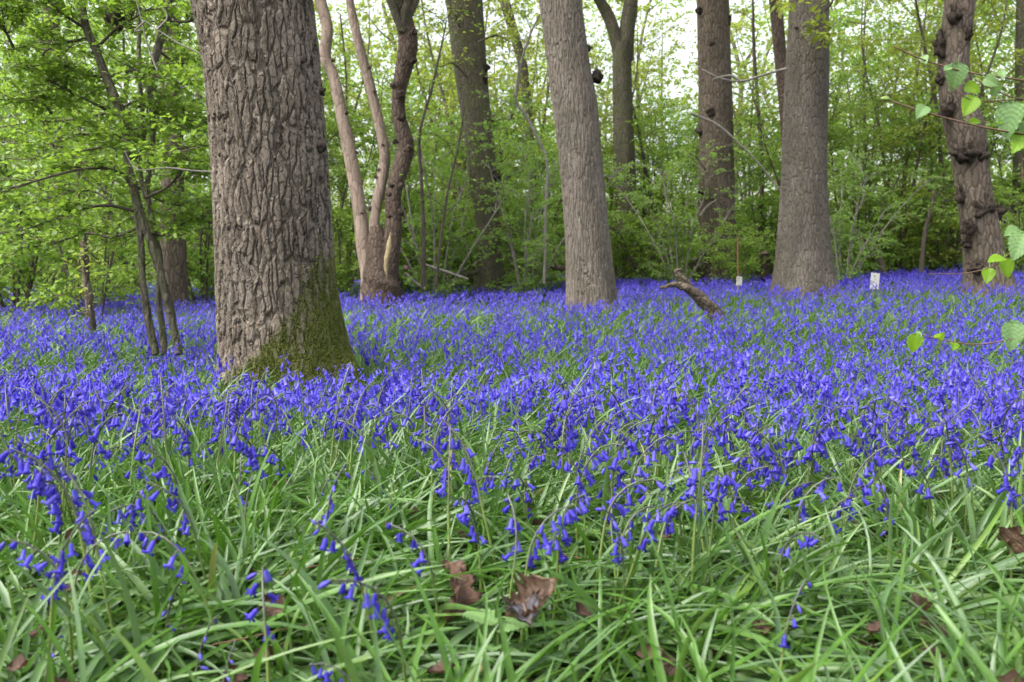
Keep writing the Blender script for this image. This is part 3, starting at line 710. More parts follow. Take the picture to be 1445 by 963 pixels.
SHRUBS = [
    ('hazel', 20, 9.5, 1.0, 'mid green hazel thicket behind the hawthorn at the far edge', HZ), ('bright', 130, 8.5, .8, 'bright hazel directly behind the hawthorn stems', HZ),
    ('hazel', 285, 11.5, 1.0, 'hazel wedged between the hawthorn and the mossy oak', HZ), ('bright', 480, 12.5, 1.0, 'bright hazel behind the coppiced tree, left of its stems', HZ),
    ('hazel', 600, 13.5, 1.0, 'hazel spreading between the coppiced tree and the dark trunk', HZ), ('arch', 615, 11.8, .9, 'arching grey-stemmed hazel right of the coppiced tree', HZ),
    ('hazel', 740, 14.0, 1.0, 'hazel filling the gap left of the straight oak', HZ), ('arch', 745, 12.0, .8, 'arching hazel low beside the straight oak foot', HZ),
    ('bright', 930, 17.5, 1.0, 'bright hazel in the gap between forked trunk and knotty oak', HZ), ('hazel', 850, 18.5, .9, 'hazel left behind the dark forked trunk', HZ),
    ('arch', 960, 14.0, .8, 'arching hazel left of the knotty oak foot', HZ), ('hazel', 1065, 15.8, .95, 'hazel between the knotty oak and the small-plated oak', HZ),
    ('low', 1035, 13.2, .7, 'low leafy shoots at the foot of the knotty oak', LS), ('bright', 1215, 15.5, 1.0, 'bright hazel right behind the small-plated oak', HZ),
    ('hazel', 1300, 17.5, 1.1, 'broad hazel between the small-plated oak and the burred tree', HZ), ('arch', 1190, 12.5, .7, 'arching hazel low behind the white tag stake', HZ),
    ('hazel', 1420, 15.0, 1.1, 'hazel behind the burred tree', HZ), ('low', 1440, 12.5, .9, 'low shrub beside the burred tree foot', LS),
    ('low', 700, 13.5, .9, 'low shrub behind the dark algae-green trunk', LS), ('low', 870, 15.5, .9, 'low shrub right of the straight oak', LS),
    ('low', 480, 11.6, .9, 'low shrub hugging the left of the coppiced tree', LS), ('low', 60, 11.0, 1.0, 'low shrub at the foot of the grey trunk farthest left', LS),
    ('low', 280, 12.5, 1.0, 'low shrub right of the brown trunk beside the hawthorn', LS), ('low', 1270, 18.0, 1.2, 'low shrub at the back between small-plated oak and burred tree', LS),
    ('tall', 30, 16, 1.0, 'young green tree far behind the hawthorn top', YT), ('tall', 190, 15, 1.0, 'young green tree behind the hawthorn stems', YT),
    ('tall', 300, 18, 1.0, 'young green tree whose top shows left of the mossy oak', YT), ('gold', 470, 17, 1.0, 'yellowish young tree behind the pale coppice stem', YT),
    ('tall', 600, 19, .9, 'young green tree right of the knobbly coppice stem', YT), ('gold', 665, 15.5, .9, 'yellowish young tree whose sprays cross the dark trunk', YT),
    ('gold', 750, 19, .9, 'yellowish young tree left of the straight oak', YT), ('tall', 900, 20, .75, 'young green tree behind the dark forked trunk', YT),
    ('gold', 850, 18, .9, 'yellowish young tree over the fork of the dark trunk', YT), ('tall', 965, 21, .75, 'young green tree in the bright gap left of the knotty oak', YT),
    ('gold', 1060, 19, .9, 'yellowish young tree between the knotty oak and small-plated oak', YT), ('tall', 1220, 18, 1.0, 'young green tree right of the small-plated oak', YT),
    ('gold', 1260, 16, .9, 'yellowish young tree in the gap left of the burred tree', YT), ('tall', 1320, 19, 1.0, 'young green tree close left behind the burred tree', YT),
    ('tall', 1420, 17, 1.1, 'young green tree behind the burred tree crown', YT), ('tall', 1200, 24, 1.1, 'taller far young tree behind the small-plated oak', YT),
    ('bright', 395, 14.0, 1.0, 'bright hazel hidden mostly by the mossy oak trunk', HZ), ('low', 560, 13.0, 1.1, 'low shrub right behind the knobbly coppice stem', LS), ('low', 640, 15.0, 1.2, 'low shrub left behind the dark algae-green trunk', LS),
    ('low', 760, 15.5, 1.2, 'low shrub close left behind the straight oak', LS), ('low', 925, 15.0, 1.1, 'low shrub right of the dark forked trunk', LS), ('low', 1085, 16.5, 1.1, 'low shrub left behind the small-plated oak', LS),
    ('low', 1215, 15.5, 1.1, 'low shrub right behind the small-plated oak', LS), ('low', 1330, 15.5, 1.2, 'low shrub left behind the burred tree', LS), ('low', 160, 13.0, 1.1, 'low shrub behind the hawthorn stems', LS),
    ('hazel', 690, 18.0, 1.1, 'hazel right behind the dark algae-green trunk', HZ), ('bright', 820, 17.0, 1.0, 'bright hazel hidden mostly by the straight oak', HZ), ('hazel', 1010, 18.0, 1.1, 'hazel behind the knotty oak', HZ),
    ('gold', 930, 24, 1.15, 'tall yellowish tree far in the bright gap between the forked trunk and the knotty oak', YT), ('gold', 560, 22, 1.1, 'tall yellowish tree far behind the coppiced tree', YT), ('gold', 720, 24, 1.2, 'tall yellowish tree far in the bright gap left of the straight oak', YT),
    ('gold', 830, 22, 1.15, 'tall yellowish tree far behind the straight oak', YT), ('gold', 1130, 21, 1.1, 'tall yellowish tree far behind the small-plated oak trunk', YT), ('gold', 640, 17.5, 1.0, 'yellowish tree left behind the dark algae-green trunk', YT),
    ('gold', 1340, 15.5, .95, 'yellowish young tree close behind the left of the burred tree', YT), ('bright', 1130, 14.5, 1.0, 'bright hazel hidden mostly by the small-plated oak', HZ), ('bright', 660, 16.5, 1.05, 'bright hazel far behind the dark algae-green trunk', HZ),
    ('tall', 110, 21, 1.15, 'tall young green tree far left behind the hawthorn', YT), ('gold', 1290, 23, 1.2, 'tall yellowish tree far behind the gap left of the burred tree', YT),
]
for k, (kind, px, dep, sc, lab, grp) in enumerate(SHRUBS):
    x = (px - CX) / F_PX * dep; loc = (x, dep, float(ground(x, dep)))
    root = PROTO[kind]; rz = (k * 2.399) % 6.283
    if kind not in used:
        used.add(kind); root.location = loc; root.rotation_euler = (0, 0, rz); root.scale = (sc,) * 3; root['label'] = lab; root['group'] = grp
        root['category'] = 'young tree' if grp is YT else 'shrub'
    else:
        o = dup(root, loc, rz, sc, lab, grp)

# slim bare saplings and crossing branches in the gaps
for lab, path, w, dep in [('slim straight sapling standing right of the coppiced tree', [(597, 405), (598, 330), (594, 250), (592, 190), (608, 130), (622, 70), (630, 30)], (6, 5, 5, 4, 3, 2), 10.8),
                          ('thin leaning sapling in front of the dark algae-green trunk', [(615, 408), (622, 340), (632, 270), (648, 200), (655, 150)], (4, 4, 3, 2), 11.0),
                          ('pale grey bent sapling close left of the straight oak', [(768, 400), (770, 300), (772, 230), (756, 190), (740, 160), (728, 140), (735, 90), (748, 50), (762, 20)], (4, 4, 4, 4.5, 4, 3.5, 3, 2), 11.5),
                          ('leaning dark sapling behind the straight oak and left of the knotty oak', [(940, 395), (930, 330), (915, 260), (900, 180), (880, 110), (862, 50)], (7, 6, 5, 4, 3, 2), 17.0),
                          ('thin dark sapling right of the white tag stake', [(1300, 385), (1305, 330), (1315, 290), (1318, 270)], (7, 6, 5, 4), 13.5),
                          ('thin dark sapling at the foot of the far wood near the white tag stake', [(1248, 388), (1238, 355), (1225, 340), (1190, 330)], (8, 7, 6, 5), 13.0),
                          ('slim sapling left of the small-plated oak', [(1068, 390), (1072, 320), (1076, 240), (1070, 160), (1064, 60), (1062, -10)], (7, 7, 6, 5, 4, 3), 16.0),
                          ('slim sapling behind the left stem of the coppice', [(497, 400), (492, 330), (498, 260), (490, 180), (488, 100), (480, 20)], (6, 5, 5, 4, 3, 2), 14.0)]:
    root = thing('sapling', lab, 'sapling', pt(*path[0], dep), 'bare saplings in the gaps')
    g = Growth(len(lab)); P = g.stick([pt(x, y, dep) for x, y in path], np.array(w) / 2 / F_PX * dep, 8, lump=0.05)
    g.sprout(P, 9, 0.7, 0.006, leaves=5, leaf=0.05, t0=0.3, level=2, sub=3, spread=0.03)
    g.w.build('stem', M['grey_twig' if 'grey' in lab else 'twig'], root); g.crown('foliage', M['leaf_mid'], root)
# dead stub of a small trunk left, with leafy shoots
stub = thing('dead_tree', 'short pale dead stem with leafy shoots left of the hawthorn', 'tree stem', pt(129, 455, 5.6))
g = Growth(77); P = g.stick([pt(x, y, 5.6) for x, y in [(130, 465), (127, 430), (122, 395), (119, 360), (117, 330)]], np.array([12, 11, 10, 11, 7]) / 2 / F_PX * 5.6, 16, lump=0.1)
g.sprout(P, 26, 0.22, 0.003, leaves=6, leaf=0.035, t0=0.1, level=1, spread=0.02)
g.w.build('trunk', M['knob_bark'], stub); g.crown('foliage', M['leaf_yellow'], stub)
# dead branches hanging across
for lab, paths, dep, w in [('bare silvery branch reaching left from the small-plated oak', [[(1110, 97), (1080, 105), (1045, 115), (1015, 110), (990, 98)], [(1045, 115), (1030, 107), (1005, 112)]], 9.6, 4),
                           ('bare grey branch slanting between knotty and small-plated oak', [[(975, 160), (1010, 175), (1040, 200), (1070, 230), (1105, 275)]], 12.5, 4),
                           ('bare curved shoot on the knotty oak foot', [[(988, 305), (997, 292), (1011, 282)]], 14.1, 4)]:
    mb = MB()
    for p in paths: tube(mb, curve([pt(x, y, dep) for x, y in p], 18), np.array([w, w * 0.5]) / 2 / F_PX * dep, 6, lump=0.08)
    o = mb.build('bare_branch', M['grey_twig'], plate_oak if 'silvery' in lab else f_oak); o['label'] = lab
# epicormic leafy sprays
def spray(root, name, path, dep, mat, n, leaf, length=0.25, seed=1, w=3, wood='twig', shape=(LEAF, LEAF_F, LEAF_T)):
    g = Growth(seed); P = g.stick([pt(x, y, dep - 0.15 * k) for k, (x, y) in enumerate(path)], np.array([w, w * .4]) / 2 / F_PX * dep, 5)
    g.sprout(P, n, length, 0.003, leaves=5, leaf=leaf, t0=0.2, level=1, spread=0.02, droop=0.4)
    hd = g.w.build(name, M[wood], root); g.crown('leaves', M[mat], hd, shape)
    hd.children  # keep the parent link
    return hd


for k, (path, dep) in enumerate([([(1148, 20), (1160, 28), (1150, 45), (1140, 60)], 9.6), ([(1165, 15), (1175, 0), (1160, -20), (1150, 10)], 9.6), ([(1140, -20), (1120, -5), (1110, 10)], 9.6), ([(1160, 60), (1155, 45), (1172, 52)], 9.7)]):
    spray(plate_oak, 'leafy_shoot', path, dep, 'leaf_yellow', 9, 0.085, 0.25, 300 + k)
for k, (path, dep) in enumerate([([(1010, 215), (1030, 205), (1050, 212)], 14.1), ([(1012, 300), (1035, 330), (1050, 335)], 14.1), ([(1005, 370), (1030, 360), (1050, 340)], 14.0), ([(995, 240), (985, 225), (970, 215)], 14.1)]):
    spray(f_oak, 'leafy_shoot', path, dep, 'leaf_mid', 16, 0.065, 0.5, 310 + k)
for k, (path, dep) in enumerate([([(660, 110), (640, 90), (620, 95)], 12.1), ([(675, 60), (700, 50), (720, 60)], 12.1), ([(680, 200), (660, 190), (640, 205)], 12.1), ([(690, 320), (660, 330), (640, 345)], 12.0), ([(695, 310), (715, 320), (735, 330)], 12.1), ([(650, 40), (640, 20), (625, 30)], 12.1)]):
    spray(d_tree, 'leafy_shoot', path, dep, 'leaf_yellow' if k in (0, 1, 5) else 'leaf_bright', 18, 0.06, 0.55, 320 + k)

# ------------------------------------------------------------------ far wood as one mass
def far_wood():
    g = np.random.default_rng(99); mb = MB(); wd = MB()
    cl = 2500
    dep = g.uniform(22, 40, cl); px = g.uniform(-250, 1700, cl); x = (px - CX) / F_PX * dep
    zc = g.uniform(0, 1, cl) ** 1.1 * 13
    gap = noise2(x * 0.02, zc * 0.05, 2.2, 5) + 0.35
    bright = np.exp(-((px - 940) / 130) ** 2) * smooth(2.0, 5.0, zc) + np.exp(-((px - 690) / 130) ** 2) * smooth(4.0, 7.0, zc)
    k = g.uniform(0, 1, cl) > np.clip(zc / 24 - gap * 0.25, 0, 1) + bright * 0.6
    dep, x, zc = dep[k], x[k], zc[k]; cl = len(x)
    per = 75
    c = np.repeat(np.stack([x, dep, ground(x, dep) + zc + 0.2], -1), per, 0)
    n = len(c)
    p = c + g.normal(0, 1, (n, 3)) * np.array([0.75, 0.75, 0.28])
    d = norm(g.normal(0, 1, (n, 3)) * np.array([1, 1, .4])); nn = norm(np.array([0, 0, 1.0]) * .4 + g.normal(0, .6, (n, 3)))
    y = norm(np.cross(nn, d)); z = np.cross(d, y)
    rnd = np.clip(np.repeat(g.uniform(0, 1, cl), per) * 0.6 + g.uniform(0, .4, n), 0, .999)
    instances(mb, LEAF, LEAF_F, p, d, y, z, g.uniform(0.09, 0.18, n), rnd, LEAF_T, 0)
    for _ in range(48):
        dd = g.uniform(22, 44); xx = (g.uniform(-100, 1550) - CX) / F_PX * dd; z0 = float(ground(xx, dd)); H = g.uniform(5, 12); r0 = g.uniform(.04, .16)
        l = g.normal(0, .08, 2) * H
        P = curve([[xx, dd, z0 - .2], [xx + l[0] * .3 + g.normal(0, .35), dd, z0 + H * .35], [xx + l[0] * .7 + g.normal(0, .5), dd + l[1], z0 + H * .7], [xx + l[0], dd + l[1], z0 + H]], 14)
        tube(mb, P, [r0, r0 * .4], 7, mat=1, lump=0.05, seed=int(g.integers(1e6)))
        for _ in range(4):
            i = int(g.integers(5, 12)); a = g.uniform(0, 6.28); L = g.uniform(.8, 2.2)
            tube(mb, curve([P[i], P[i] + np.array([math.cos(a) * .5, math.sin(a) * .5, .35]) * L, P[i] + np.array([math.cos(a), math.sin(a), .9]) * L], 6), [r0 * .35, .012], 5, mat=1, cap=False)
    o = mb.build('woodland', [M['leaf_far'], M['far_bark']])
    tag(o, 'far spring wood closing off the view behind the trees', 'woodland', kind='stuff')


far_wood()

# ------------------------------------------------------------------ dead wood, logs, markers
dw = thing('dead_branch', 'forked weathered piece of dead wood rising from the bluebells', 'dead wood', pt(985, 435, 6.3))
mb = MB()
tube(mb, curve([pt(x, y, 6.3) for x, y in [(1016, 452), (1000, 432), (986, 419), (973, 409), (965, 398), (958, 388), (956, 381)]], 60), np.array([21, 19, 17, 15, 13, 12, 12]) / 2 / F_PX * 6.3, 20, lump=0.12, seed=4)
mb.build('limb', M['dead_wood'], dw)
mb = MB(); tube(mb, curve([pt(x, y, 6.27) for x, y in [(972, 408), (960, 403), (948, 402), (940, 405), (931, 406)]], 26), np.array([13, 10, 7, 5, 3]) / 2 / F_PX * 6.3, 14, lump=0.2, seed=6)
mb.build('fork', M['dead_wood'], dw)
for lab, paths, dep, mat in [('mossy fallen log lying left of the dark algae-green trunk', [[(610, 392, 9), (640, 388, 9), (668, 386, 8), (675, 380, 6)]], 12.0, 'dark_bark'),
                             ('pale fallen branch slanting down right of the coppiced tree', [[(600, 374, 3), (625, 382, 4), (660, 394, 3)], [(572, 385, 3), (585, 398, 4), (600, 408, 4)]], 11.4, 'grey_twig'),
                             ('dark fallen log lying left of the straight oak foot', [[(705, 386, 5), (740, 379, 8), (770, 376, 9), (800, 380, 7)]], 13.0, 'rough_bark')]:
    mb = MB()
    for p in paths:
        tube(mb, curve([pt(x, y, dep) for x, y, w in p], 24), np.array([w for _, _, w in p]) / 2 / F_PX * dep, 12, lump=0.12, seed=3)
    tag(mb.build('fallen_log' if 'log' in lab else 'fallen_branch', M[mat]), lab, 'log' if 'log' in lab else 'branch', 'fallen wood at the far edge')
for lab, px, py, w, h, dep in [('low cut stump just left of the knotty oak', 979, 392, 18, 22, 14.2), ('cut stump with a pale face right of the knotty oak', 1078, 385, 17, 24, 14.8)]:
    root = thing('tree_stump', lab, 'stump', pt(px, py, dep), 'cut stumps by the knotty oak'); rr = w / 2 / F_PX * dep
    mb = MB(); c = pt(px, py, dep); H = h / F_PX * dep
    tube(mb, [c + [0, 0, -.1], c + [0, 0, H * .3], c + [0, -.02, H * .7], c + [0, -.03, H]], [rr * 1.3, rr * 1.1, rr], 20, lump=0.12, seed=2); mb.build('stump_wood', M['rough_bark'], root)
    mb = MB(); tube(mb, [c + [0, -.035, H + rr * .3], c + [0, -.035, H + rr * .42]], [rr * .92, rr * .9], 20, lump=0.05); mb.build('cut_face', M['pale_bark'], root)


def box(mb, c, sx, sy, sz, M3=None, bev=0.12, mat=0):
    import bmesh
    bm = bmesh.new(); bmesh.ops.create_cube(bm, size=1)
    for v in bm.verts: v.co = Vector((v.co.x * sx, v.co.y * sy, v.co.z * sz))
    bmesh.ops.bevel(bm, geom=list(bm.edges), offset=min(sx, sy, sz) * bev, segments=2, affect='EDGES')
    bmesh.ops.triangulate(bm, faces=bm.faces)
    V = np.array([v.co[:] for v in bm.verts]); F = np.array([[v.index for v in f.verts] for f in bm.faces]); bm.free()
    if M3 is not None: V = V @ np.array(M3).T
    mb.add(V + np.asarray(c), F, mat=mat)


def marker(px, py, w, h, dep, label, mat, tilt, group):
    root = thing('marker_stake', label, 'marker', pt(px, py + h, dep), group)
    Rm = Matrix.Rotation(R(tilt), 3, 'Y') @ Matrix.Rotation(R(-6), 3, 'X')
    c = pt(px, py, dep); W, H = w / F_PX * dep, h / F_PX * dep
    mb = MB(); box(mb, c, W, 0.012, H, Rm); mb.build('tag_panel', M[mat], root, smooth_shade=False)
    mb = MB(); box(mb, c + np.array([-math.sin(R(tilt)) * H * .55, .022, -H * .62]), W * .25, .02, H * 1.3, Rm); mb.build('stake', M['tag_grey'], root, smooth_shade=False)
    mb = MB(); tube(mb, [c + np.array(Rm @ Vector((-W * .12, -.0105, H * .30))), c + np.array(Rm @ Vector((-W * .12, -.0055, H * .30)))], [W * .07, W * .07], 12); mb.build('nail_hole', M['dark_hole'], root)
    return root


marker(1234.5, 397, 12, 23, 8.8, 'small white tag stake leaning in the bluebells beside an oak', 'tag_white', 6, 'marker stakes among the bluebells')
marker(1043, 397, 8, 13, 9.8, 'small weathered grey tag stake under the red cane', 'tag_grey', 4, 'marker stakes among the bluebells')
mb = MB(); tube(mb, curve([pt(1042, 400, 10.0), pt(1041, 370, 10.0), pt(1041, 334, 10.0)], 8), [0.0065, 0.006], 8)
tag(mb.build('garden_cane', M['cane']), 'thin reddish cane standing in the bluebells left of an oak', 'cane')

# ------------------------------------------------------------------ lime sapling reaching in from the right, near
lime = thing('lime_sapling', 'young lime sapling whose twigs of pale serrated leaves reach in from the right', 'sapling', (0.95, 1.45, float(ground(0.95, 1.45))))
mb = MB(); tube(mb, curve([[0.95, 1.45, 0.0], [0.93, 1.45, 0.5], [0.97, 1.47, 0.9], [0.95, 1.45, 1.5], [0.98, 1.5, 2.1]], 24), [0.016, 0.006], 10, lump=0.05); mb.build('stem', M['twig'], lime)


def broad_leaf(size, seed):
    """Heart-shaped serrated leaf with pleated veins, x along, hanging a little."""
    q = np.random.default_rng(seed); nu, nv = 25, 13
    u = np.linspace(0, 1, nu)
    w = 0.44 * np.sin(np.pi * np.clip(u, 0, 1) ** 0.62) ** 0.75 * (1 - 0.15 * u); w[-1] = 0.0; w[0] = 0.05
    w = w * (1 + 0.07 * ((np.arange(nu) % 2) * 2 - 1)); w[-1] = 0
    V = np.linspace(-1, 1, nv)
    U, VV = np.meshgrid(u, V, indexing='ij')
    y = VV * w[:, None]; x = U - 0.10 * np.abs(VV) * (1 - U) + 0.06 * np.abs(VV)
    z = 0.030 * np.sin((U * 1.0 - np.abs(VV) * 0.28) * 2 * np.pi * 7) * np.minimum(1, np.abs(VV) * 3) + 0.10 * np.abs(VV) * w[:, None] * 2 - q.uniform(.05, .30) * U ** 2
    P = np.stack([x, y, z], -1).reshape(-1, 3) * size
    i = np.arange(nu - 1)[:, None] * nv; j = np.arange(nv - 1)[None]
    return P, np.stack([i + j, i + nv + j, i + nv + j + 1, i + j + 1], -1).reshape(-1, 4), U.ravel()


DL = 1.35
for path, w in [([(1560, 150), (1500, 128), (1445, 114), (1370, 103), (1307, 86), (1261, 66)], 4), ([(1560, 215), (1500, 200), (1445, 190), (1380, 178), (1307, 159), (1249, 140)], 4.5), ([(1500, 128), (1445, 140), (1405, 128), (1375, 112)], 3),
                ([(1445, 140), (1400, 143), (1370, 141), (1340, 122)], 2.5), ([(1560, 365), (1490, 350), (1445, 345), (1418, 363), (1395, 378), (1360, 386), (1311, 387)], 3), ([(1560, 500), (1500, 480), (1445, 477), (1400, 484), (1370, 486), (1320, 478), (1292, 470)], 3.5), ([(1500, 200), (1470, 230), (1446, 262), (1442, 215)], 2.5)]:
    mb = MB(); tube(mb, curve([pt(x, y, DL + 0.12 * max(0, (x - 1445) / 115)) for x, y in path], 30), np.array([w, w * 0.6]) * .78 / 2 / F_PX * DL, 6, lump=0.10); mb.build('twig', M['lime_twig'], lime)
mb = MB(); blob(mb, pt(1249, 140, DL), 0.0042, 3, stretch=(1.6, 1, 1), amp=.12); mb.build('bud', M['stem'], lime)
# pixel of the leaf base, pixel of its tip, facing, lime or pale
for k, (bx, by, tx, ty, sz, mt, tw) in enumerate([(1352, 90, 1346, 122, 38, 'leaf_pale', .2), (1302, 80, 1310, 93, 17, 'leaf_pale', .5), (1340, 95, 1326, 102, 14, 'leaf_pale', .4), (1374, 137, 1358, 169, 32, 'leaf_lime', .1), (1363, 120, 1379, 127, 22, 'leaf_lime', .6),
                                               (1390, 110, 1404, 118, 22, 'leaf_pale', .6), (1305, 150, 1290, 172, 26, 'leaf_pale', .3), (1368, 172, 1383, 172, 15, 'leaf_lime', .4), (1430, 145, 1416, 205, 52, 'leaf_pale', 1.15), (1445, 190, 1428, 216, 36, 'leaf_lime', .1),
                                               (1425, 160, 1404, 178, 26, 'leaf_lime', .3), (1444, 145, 1432, 172, 30, 'leaf_lime', .3), (1412, 100, 1418, 115, 16, 'leaf_pale', .5), (1415, 135, 1402, 128, 18, 'leaf_pale', .8), (1398, 130, 1420, 124, 20, 'leaf_pale', .9),
                                               (1455, 170, 1446, 210, 34, 'leaf_pale', .4), (1438, 325, 1406, 332, 30, 'leaf_pale', .5), (1445, 330, 1432, 362, 42, 'leaf_pale', .2), (1418, 366, 1424, 391, 28, 'leaf_lime', .2), (1396, 379, 1392, 404, 24, 'leaf_lime', .3), (1415, 364, 1382, 370, 26, 'leaf_lime', .7),
                                               (1430, 456, 1428, 500, 42, 'leaf_pale', .2), (1444, 460, 1408, 458, 28, 'leaf_pale', .7), (1293, 472, 1287, 500, 28, 'leaf_lime', .3), (1322, 478, 1338, 466, 18, 'leaf_lime', .5), (1347, 484, 1345, 497, 18, 'leaf_lime', .3), (1300, 470, 1284, 482, 16, 'leaf_pale', .6)]):
    b = pt(bx, by, DL + 0.01 * math.sin(k * 2.1)); e = pt(tx, ty, DL - 0.012 + 0.012 * math.cos(k * 1.7))
    P, Fq, U = broad_leaf(sz * .92 / F_PX * DL, k)
    X = norm((e - b)[None])[0]; back = np.array([0.25 * math.sin(k * 3.3), -1, 0.35]); back = math.cos(tw) * back + math.sin(tw) * np.cross(X, back)
    Y = np.cross(back, X); Y /= np.linalg.norm(Y); Z = np.cross(X, Y)
    mb = MB(); mb.add(b + P[:, :1] * X + P[:, 1:2] * Y + P[:, 2:] * Z, Fq, (k * 0.37) % 1, U)
    tube(mb, curve([b - X * 0.008 + np.array([0, 0, .004]), b, b + X * .004], 5), 0.0006, 4)
    mb.build('leaf', M[mt], lime)

# ------------------------------------------------------------------ bluebells
def bell_mesh(kind, seed):
    """One flower with its stalk; hangs from the origin: stalk runs along +X and bends down, the bell opens downwards."""
    q = np.random.default_rng(seed); mb = MB()
    L = {'open': .0175, 'half': .0165, 'bud': .014, 'tip': .009}[kind] * q.uniform(.92, 1.08)
    n = 12
    px = .007 if kind != 'tip' else .003
    drop = {'open': .006, 'half': .005, 'bud': .002, 'tip': .001}[kind]
    tube(mb, curve([[0, 0, 0], [px * .6, 0, .0012], [px, 0, -drop]], 6), [.0006, .0009], 5, mat=1, cap=False)
    rows = {'open': [(0, .0009), (.06, .0021), (.2, .0028), (.5, .0029), (.74, .0030), (.86, .0035)], 'half': [(0, .0010), (.08, .0022), (.25, .0030), (.5, .0033), (.75, .0034), (.95, .0036)],
            'bud': [(0, .0008), (.1, .0019), (.3, .0027), (.6, .0027), (.85, .0018), (1, .0004)], 'tip': [(0, .0006), (.15, .0013), (.4, .0019), (.7, .0016), (1, .0003)]}[kind]
    th = np.arange(n) * 2 * math.pi / n; even = (np.arange(n) % 2 == 0)
    rib = 1 + 0.13 * np.where(even, 1, -1)
    rings = [np.stack([r * rib * np.cos(th), r * rib * np.sin(th), np.full(n, -t * L)], -1) for t, r in rows]; tts = [t for t, _ in rows]
    if kind in ('open', 'half'):
        o1, o2, o3 = (.0052, .0076, .0084) if kind == 'open' else (.0040, .0054, .0060)
        for re, ze, ro, zo, t in ((o1, 1.0, .0031, .82, .97), (o2, 1.01, .0033, .80, 1.0), (o3, .83, .0033, .80, 1.0)):
            rr = np.where(even, re, ro); zz = np.where(even, ze, zo)
            rings.append(np.stack([rr * np.cos(th), rr * np.sin(th), -zz * L], -1)); tts.append(t)
    V = np.concatenate(rings); k = len(rings)
    tilt = {'open': R(18), 'half': R(25), 'bud': R(48), 'tip': R(70)}[kind] * q.uniform(.7, 1.3)
    ry = np.array([[math.cos(tilt), 0, -math.sin(tilt)], [0, 1, 0], [math.sin(tilt), 0, math.cos(tilt)]])
    V = V @ ry.T + np.array([px, 0, -drop])
    i = np.arange(k - 1)[:, None] * n; j = np.arange(n)[None]; jn = (j + 1) % n
    mb.add(V, np.stack([i + j, i + n + j, i + n + jn, i + jn], -1).reshape(-1, 4), 0.5, (np.array(tts)[:, None] * np.where(even, .62, 1.0)[None]).ravel(), 0)
    return mb


BELLS = {k: [bell_mesh(k, 10 * i + s).mesh('flower', [M['petal'] if k in ('open', 'half') else M['bud'], M['stem']]) for s in range(2)] for i, k in enumerate(('open', 'half', 'bud', 'tip'))}


def spike(seed, H, bells, nod, openness):
    """Stem path and flower placements of one bluebell; it arches towards +X."""
    q = np.random.default_rng(seed)
    l = np.linspace(0, 1, 15); ang = R(4) + R(nod) * np.clip((l - .66) / .34, 0, 1) ** 1.3 + R(q.uniform(0, 10)) * l
    step = H / 14; P = np.zeros((15, 3))
    P[1:, 0] = np.cumsum(np.sin(ang[1:]) * step); P[1:, 2] = np.cumsum(np.cos(ang[1:]) * step); P[:, 1] = 0.012 * np.sin(l * 3 + q.uniform(0, 6)) * l
    out = []
    for b in range(bells):
        f = b / max(1, bells - 1); s = .70 + .30 * f
        x = np.array([np.interp(s, l, P[:, c]) for c in range(3)])
        az = q.normal(0, 1.25) if nod > 40 else q.uniform(0, 6.28)
        stage = f + q.normal(0, .12) - openness
        kind = 'open' if stage < .0 else 'half' if stage < .22 else 'bud' if stage < .5 else 'tip'
        out.append((x, az, kind, int(q.integers(0, 2)), q.uniform(.68, .94)))
    return P, out


SPIKES = []
for s, (H, b, nod, op) in enumerate([(.27, 9, 52, .7), (.25, 7, 72, .85), (.29, 10, 42, .55), (.24, 6, 80, .75), (.26, 8, 30, .4), (.28, 9, 66, .8), (.22, 5, 40, .3), (.25, 7, 88, .95), (.21, 4, 18, -.15), (.27, 11, 48, .85)]):
    SPIKES.append(spike(700 + s, H, b, nod, op))
STEMS = []
for P, out in SPIKES:
    mb = MB(); tube(mb, P, [.0021, .0019, .0015, .0011], 6)
    for x, az, *_ in out:    # the pair of thin bracts at each flower stalk
        d = np.array([math.cos(az), math.sin(az), .35]); e = x + d * .011; sd = np.array([-math.sin(az), math.cos(az), 0]) * .0009
        mb.add(np.array([x + sd, x - sd, e]), np.array([[0, 1, 2]]), .5, 1.0)
    STEMS.append(mb.mesh('stem', M['stem']))


def put_bluebell(x, y, z, v, az, sc, lean, lab, grp):
    o = bpy.data.objects.new('bluebell', None); COL.objects.link(o); o.empty_display_size = .05
    o.location = (x, y, z); o.rotation_euler = (lean[0], lean[1], az); o.scale = (sc,) * 3
    o['label'] = lab; o['category'] = 'bluebell'; o['group'] = grp
    s = bpy.data.objects.new('stem', STEMS[v]); COL.objects.link(s); s.parent = o
    for p, a, kind, m, k in SPIKES[v][1]:
        b = bpy.data.objects.new('flower', BELLS[kind][m]); COL.objects.link(b); b.parent = o
        b.location = p; b.rotation_euler = (0.35 * math.sin(7 * a + 40 * x + p[2] * 90), 0.45 * math.sin(5 * a + 60 * y + p[2] * 70), a); b.scale = (k,) * 3
    return o


